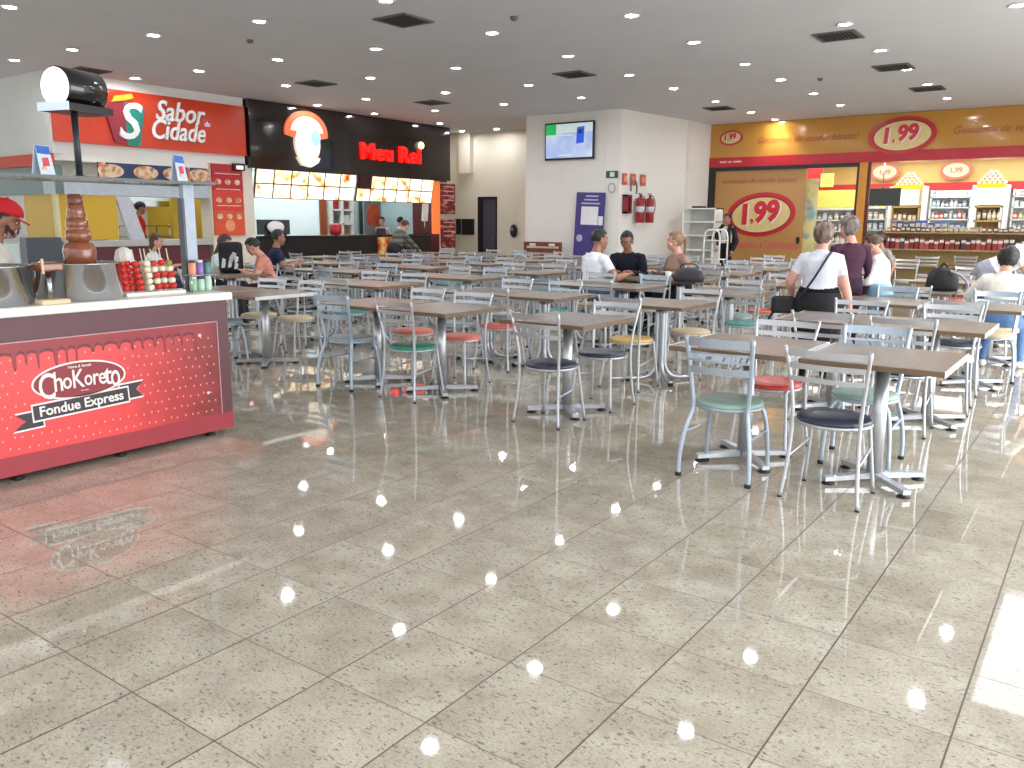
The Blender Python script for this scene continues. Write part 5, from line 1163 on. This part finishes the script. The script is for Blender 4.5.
p = person((-17.5, 18.5, 0), -.5, 'customer in white and blue striped shirt by the kitchen counter', stripes('shirt_blue_stripe', (150, 176, 190), (226, 236, 238), 2.6), (50, 50, 60), skin_a, DK, H=1.69)
p = person((-14.15, 14.75, 0), -.35, 'heavy person in olive and grey striped top bending forward near the counter', stripes('shirt_olive_stripe', (72, 76, 66), (116, 116, 104), 2.4), (40, 42, 44), skin_a, BR, H=1.66, lean=.45, girth=1.4, hp=.3, sleeve='long', wl=(-.2, .55, .9), wr=(.2, .55, .9), hair='short')
# three people talking
p = person((-6.06, 10.32, 0), -.42, 'man in white t shirt seen from behind, seated with two friends', (236, 240, 246), (66, 92, 120), skin_b, DK, H=1.95, sit=True, seat=.49, lean=.16, hy=-.35, girth=1.12, wl=(-.16, .34, .82), wr=(.30, .40, .83), voxel=.010)
p = person((-6.07, 11.46, 0), PI+.25, 'man in black shirt and glasses leaning over the table, between two friends', (26, 28, 40), (40, 52, 78), skin_b, DK, H=1.93, sit=True, seat=.49, lean=.20, hp=.22, hy=.1, girth=1.05, sleeve='long', wl=(-.16, .46, .83), wr=(.10, .48, .83), voxel=.010); glasses(p)
p = person((-5.17, 11.40, 0), PI-.62, 'woman in taupe long sleeved top with tied back hair, listening at the table', (150, 124, 112), (34, 34, 40), skin_c, LB, H=1.90, sit=True, seat=.49, lean=.16, hy=-.45, hp=-.02, girth=1.1, female=True, bust=.02, sleeve='long', hair='pony', wl=(-.22, .26, .84), wr=(.20, .34, .84), shoe=(36, 32, 34), voxel=.010)
# staff by the sliding panel
p = person((-8.12, 20.55, 0), 2.75, 'shop worker in black jacket and white vest leaning on the white trolley', (226, 226, 222), (26, 26, 30), skin_b, DK, H=1.80, sleeve='long', wr=(.36, .30, 1.2), hy=.2)
p['root']['label'] = 'shop worker in black and white uniform leaning on the white trolley'
g = MB()
for q in (-1, 1):
    g.tube([p['U'](q*.12, .02, .50), p['U'](q*.15, .10, .38), p['U'](q*.165, .12, .2), p['U'](q*.16, .10, .02)], .05, n=10)
    g.tube([p['U'](q*.10, -.10, .45), p['U'](q*.13, -.10, .3), p['U'](q*.13, -.09, .03)], .07, n=10)
g.build('jacket', mat('jacket_black', (20, 20, 26), .8), p['root'])
bodym = p['root'].children[0].data
sleeve_m = MATS['jacket_black']; bodym.materials.append(sleeve_m)
for f in bodym.polygons:
    if f.material_index == 1 and abs(f.center.x) > .19: f.material_index = 4
# standing group on the right
p = person((-2.32, 8.30, 0), .12, 'heavy set woman in white short sleeved top seen from behind, with crossbody strap', (226, 228, 240), (22, 22, 26), skin_c, ((72, 54, 46), (150, 130, 112)), H=1.56, girth=1.34, hair='bob', female=True, hy=-.35, voxel=.010, loose=.02, face=True, wl=(-.27, .16, .84), wr=(.29, .04, .74))
U = p['U']
g = MB(); g.ring_tube([[(w*math.cos(a), d*math.sin(a), z) for a in [2*PI*j/26 for j in range(26)]] for z, w, d in ((.42, .22, .17), (.6, .235, .185), (.78, .235, .195), (.90, .205, .175))]); g.build('skirt', mat('skirt_black', (22, 22, 26), .8), p['root'])
g = MB(); g.tube([U(.10, -.06, .47), U(.06, -.155, .38), U(-.02, -.19, .22), U(-.12, -.175, .06), U(-.20, -.10, -.06)], .011, n=6); g.build('bag_strap', mat('strap_navy', (30, 34, 56), .6), p['root'])
t = thing('shoulder_bag', (-2.62, 8.17, .70), 'small black shoulder bag at the hip of the woman in white', 'handbag', rz=.5)
g = MB(); g.box((0, 0, .07), (.22, .09, .17), bev=.03); g.build('body', bpm, t); g = MB(); g.tube([(-.08, 0, .0), (-.12, 0, -.06), (-.13, -.01, -.12)], .012, n=6); g.build('tassel', bpm, t)
p = person((-2.42, 9.75, 0), .75, 'grey haired person in plum long sleeved top, turned left among the standing group', (74, 44, 62), (52, 36, 48), skin_c, ((60, 46, 42), (150, 138, 130)), H=1.63, girth=1.02, hair='bob', sleeve='long', hy=.5, hp=.1, loose=.06, wl=(-.23, .12, .80), wr=(.24, .08, .78), voxel=.010)
p = person((-2.16, 10.10, 0), 1.75, 'youth in bright white sweater and light blue jeans beside the plum top', (240, 240, 242), (150, 196, 220), skin_a, BR, H=1.46, hair='short', sleeve='long', girth=1.28, hp=.35, lean=.10, loose=.08, wl=(-.05, .30, .92), wr=(.10, .32, .90), voxel=.010)
p = person((-3.05, 14.1, 0), 2.7, 'dark haired woman in grey top standing farther back near the shop window', (150, 146, 138), (70, 70, 80), skin_b, DK, H=1.44, female=True, hair='pony', hy=-.3)
t = thing('blue_hair_ball', (-4.05, 19.6, 1.62), 'round blue object on the shelf top behind the woman in grey', 'ball') if False else None
# right edge
p = person((-.97, 10.30, 0), -.05, 'woman with black hair in pale sweater, seated with her back turned at right', (228, 224, 214), (90, 120, 160), skin_a, ((14, 12, 14), (30, 26, 28)), H=1.72, sit=True, hair='bob', female=True, girth=1.25, lean=.16, sleeve='long', hp=.25, wl=(-.25, .4, .84), wr=(.25, .4, .84), shoe=(226, 222, 220), legs=[((-.14, .36, .48), (-.14, .16, .085)), ((.16, .38, .48), (.2, .25, .085))], voxel=.010)
p = person((-1.30, 12.0, 0), -PI/2-.15, 'person in white shirt bending forward behind the seated black haired woman', (238, 238, 240), (150, 154, 164), skin_a, DK, H=1.80, lean=.98, hp=.2, sleeve='short', wl=(-.2, .70, .62), wr=(.2, .70, .62), girth=1.15)
# ------------------------------------------------------------------ light
w = bpy.data.worlds.new('daylight'); SC.world = w; w.use_nodes = True
nt = w.node_tree; bg = nt.nodes['Background']
tc = nt.nodes.new('ShaderNodeTexCoord'); sp = nt.nodes.new('ShaderNodeSeparateXYZ'); rp = nt.nodes.new('ShaderNodeValToRGB')
nt.links.new(tc.outputs['Generated'], sp.inputs[0]); nt.links.new(sp.outputs['Z'], rp.inputs['Fac'])
e = rp.color_ramp.elements; e[0].position = 0; e[0].color = (.25, .26, .27, 1); e[1].position = .42; e[1].color = (1, 1, 1, 1); m_ = e.new(.2); m_.color = (.34, .35, .36, 1)
nt.links.new(rp.outputs['Color'], bg.inputs['Color']); bg.inputs['Strength'].default_value = WORLD
def area(name, loc, rot, sx, sy, power, col=(1, 1, 1)):
    d = bpy.data.lights.new(name, 'AREA'); d.shape = 'RECTANGLE'; d.size = sx; d.size_y = sy; d.energy = power; d.color = col
    o = bpy.data.objects.new(name, d); COL.objects.link(o); o.location = loc; o.rotation_euler = rot
    return o
area('assumed_side_daylight', (4.4, 8.5, 2.0), (0, PI/2, 0), 3.4, 13, 760, (.95, .98, 1))  # area lamp added for assumed daylight from the right; no window built
area('assumed_shop_light', (-3.9, 26.2, 3.45), (0, 0, 0), 6, 3, 230, (1, .97, .9))  # unseen lamp, assumed from the bright shop interior
area('assumed_shop_light', (-7.8, 25.4, 3.45), (0, 0, 0), 2.5, 2.5, 90, (1, .96, .88))  # second assumed shop lamp, unseen behind the doorway
area('assumed_kitchen_light', (-18.4, 15.8, 2.8), (0, 0, 0), 2, 5, 120, (.96, 1, 1))  # unseen lamp, assumed from the bright kitchen
area('assumed_stall_light', (-18.2, 10, 2.85), (0, 0, 0), 2, 3, 60, (1, 1, .96))  # unseen lamp, assumed to light the orange stall
def spot(name, loc, rot, power, angle, col=(1, .9, .7)):
    d = bpy.data.lights.new(name, 'SPOT'); d.energy = power; d.spot_size = angle; d.spot_blend = .6; d.color = col; d.shadow_soft_size = .06
    o = bpy.data.objects.new(name, d); COL.objects.link(o); o.location = loc; o.rotation_euler = rot
spot('fascia_spot', (-7.72, 22.62, 4.2), (.35, 0, 0), 60, 1.5)
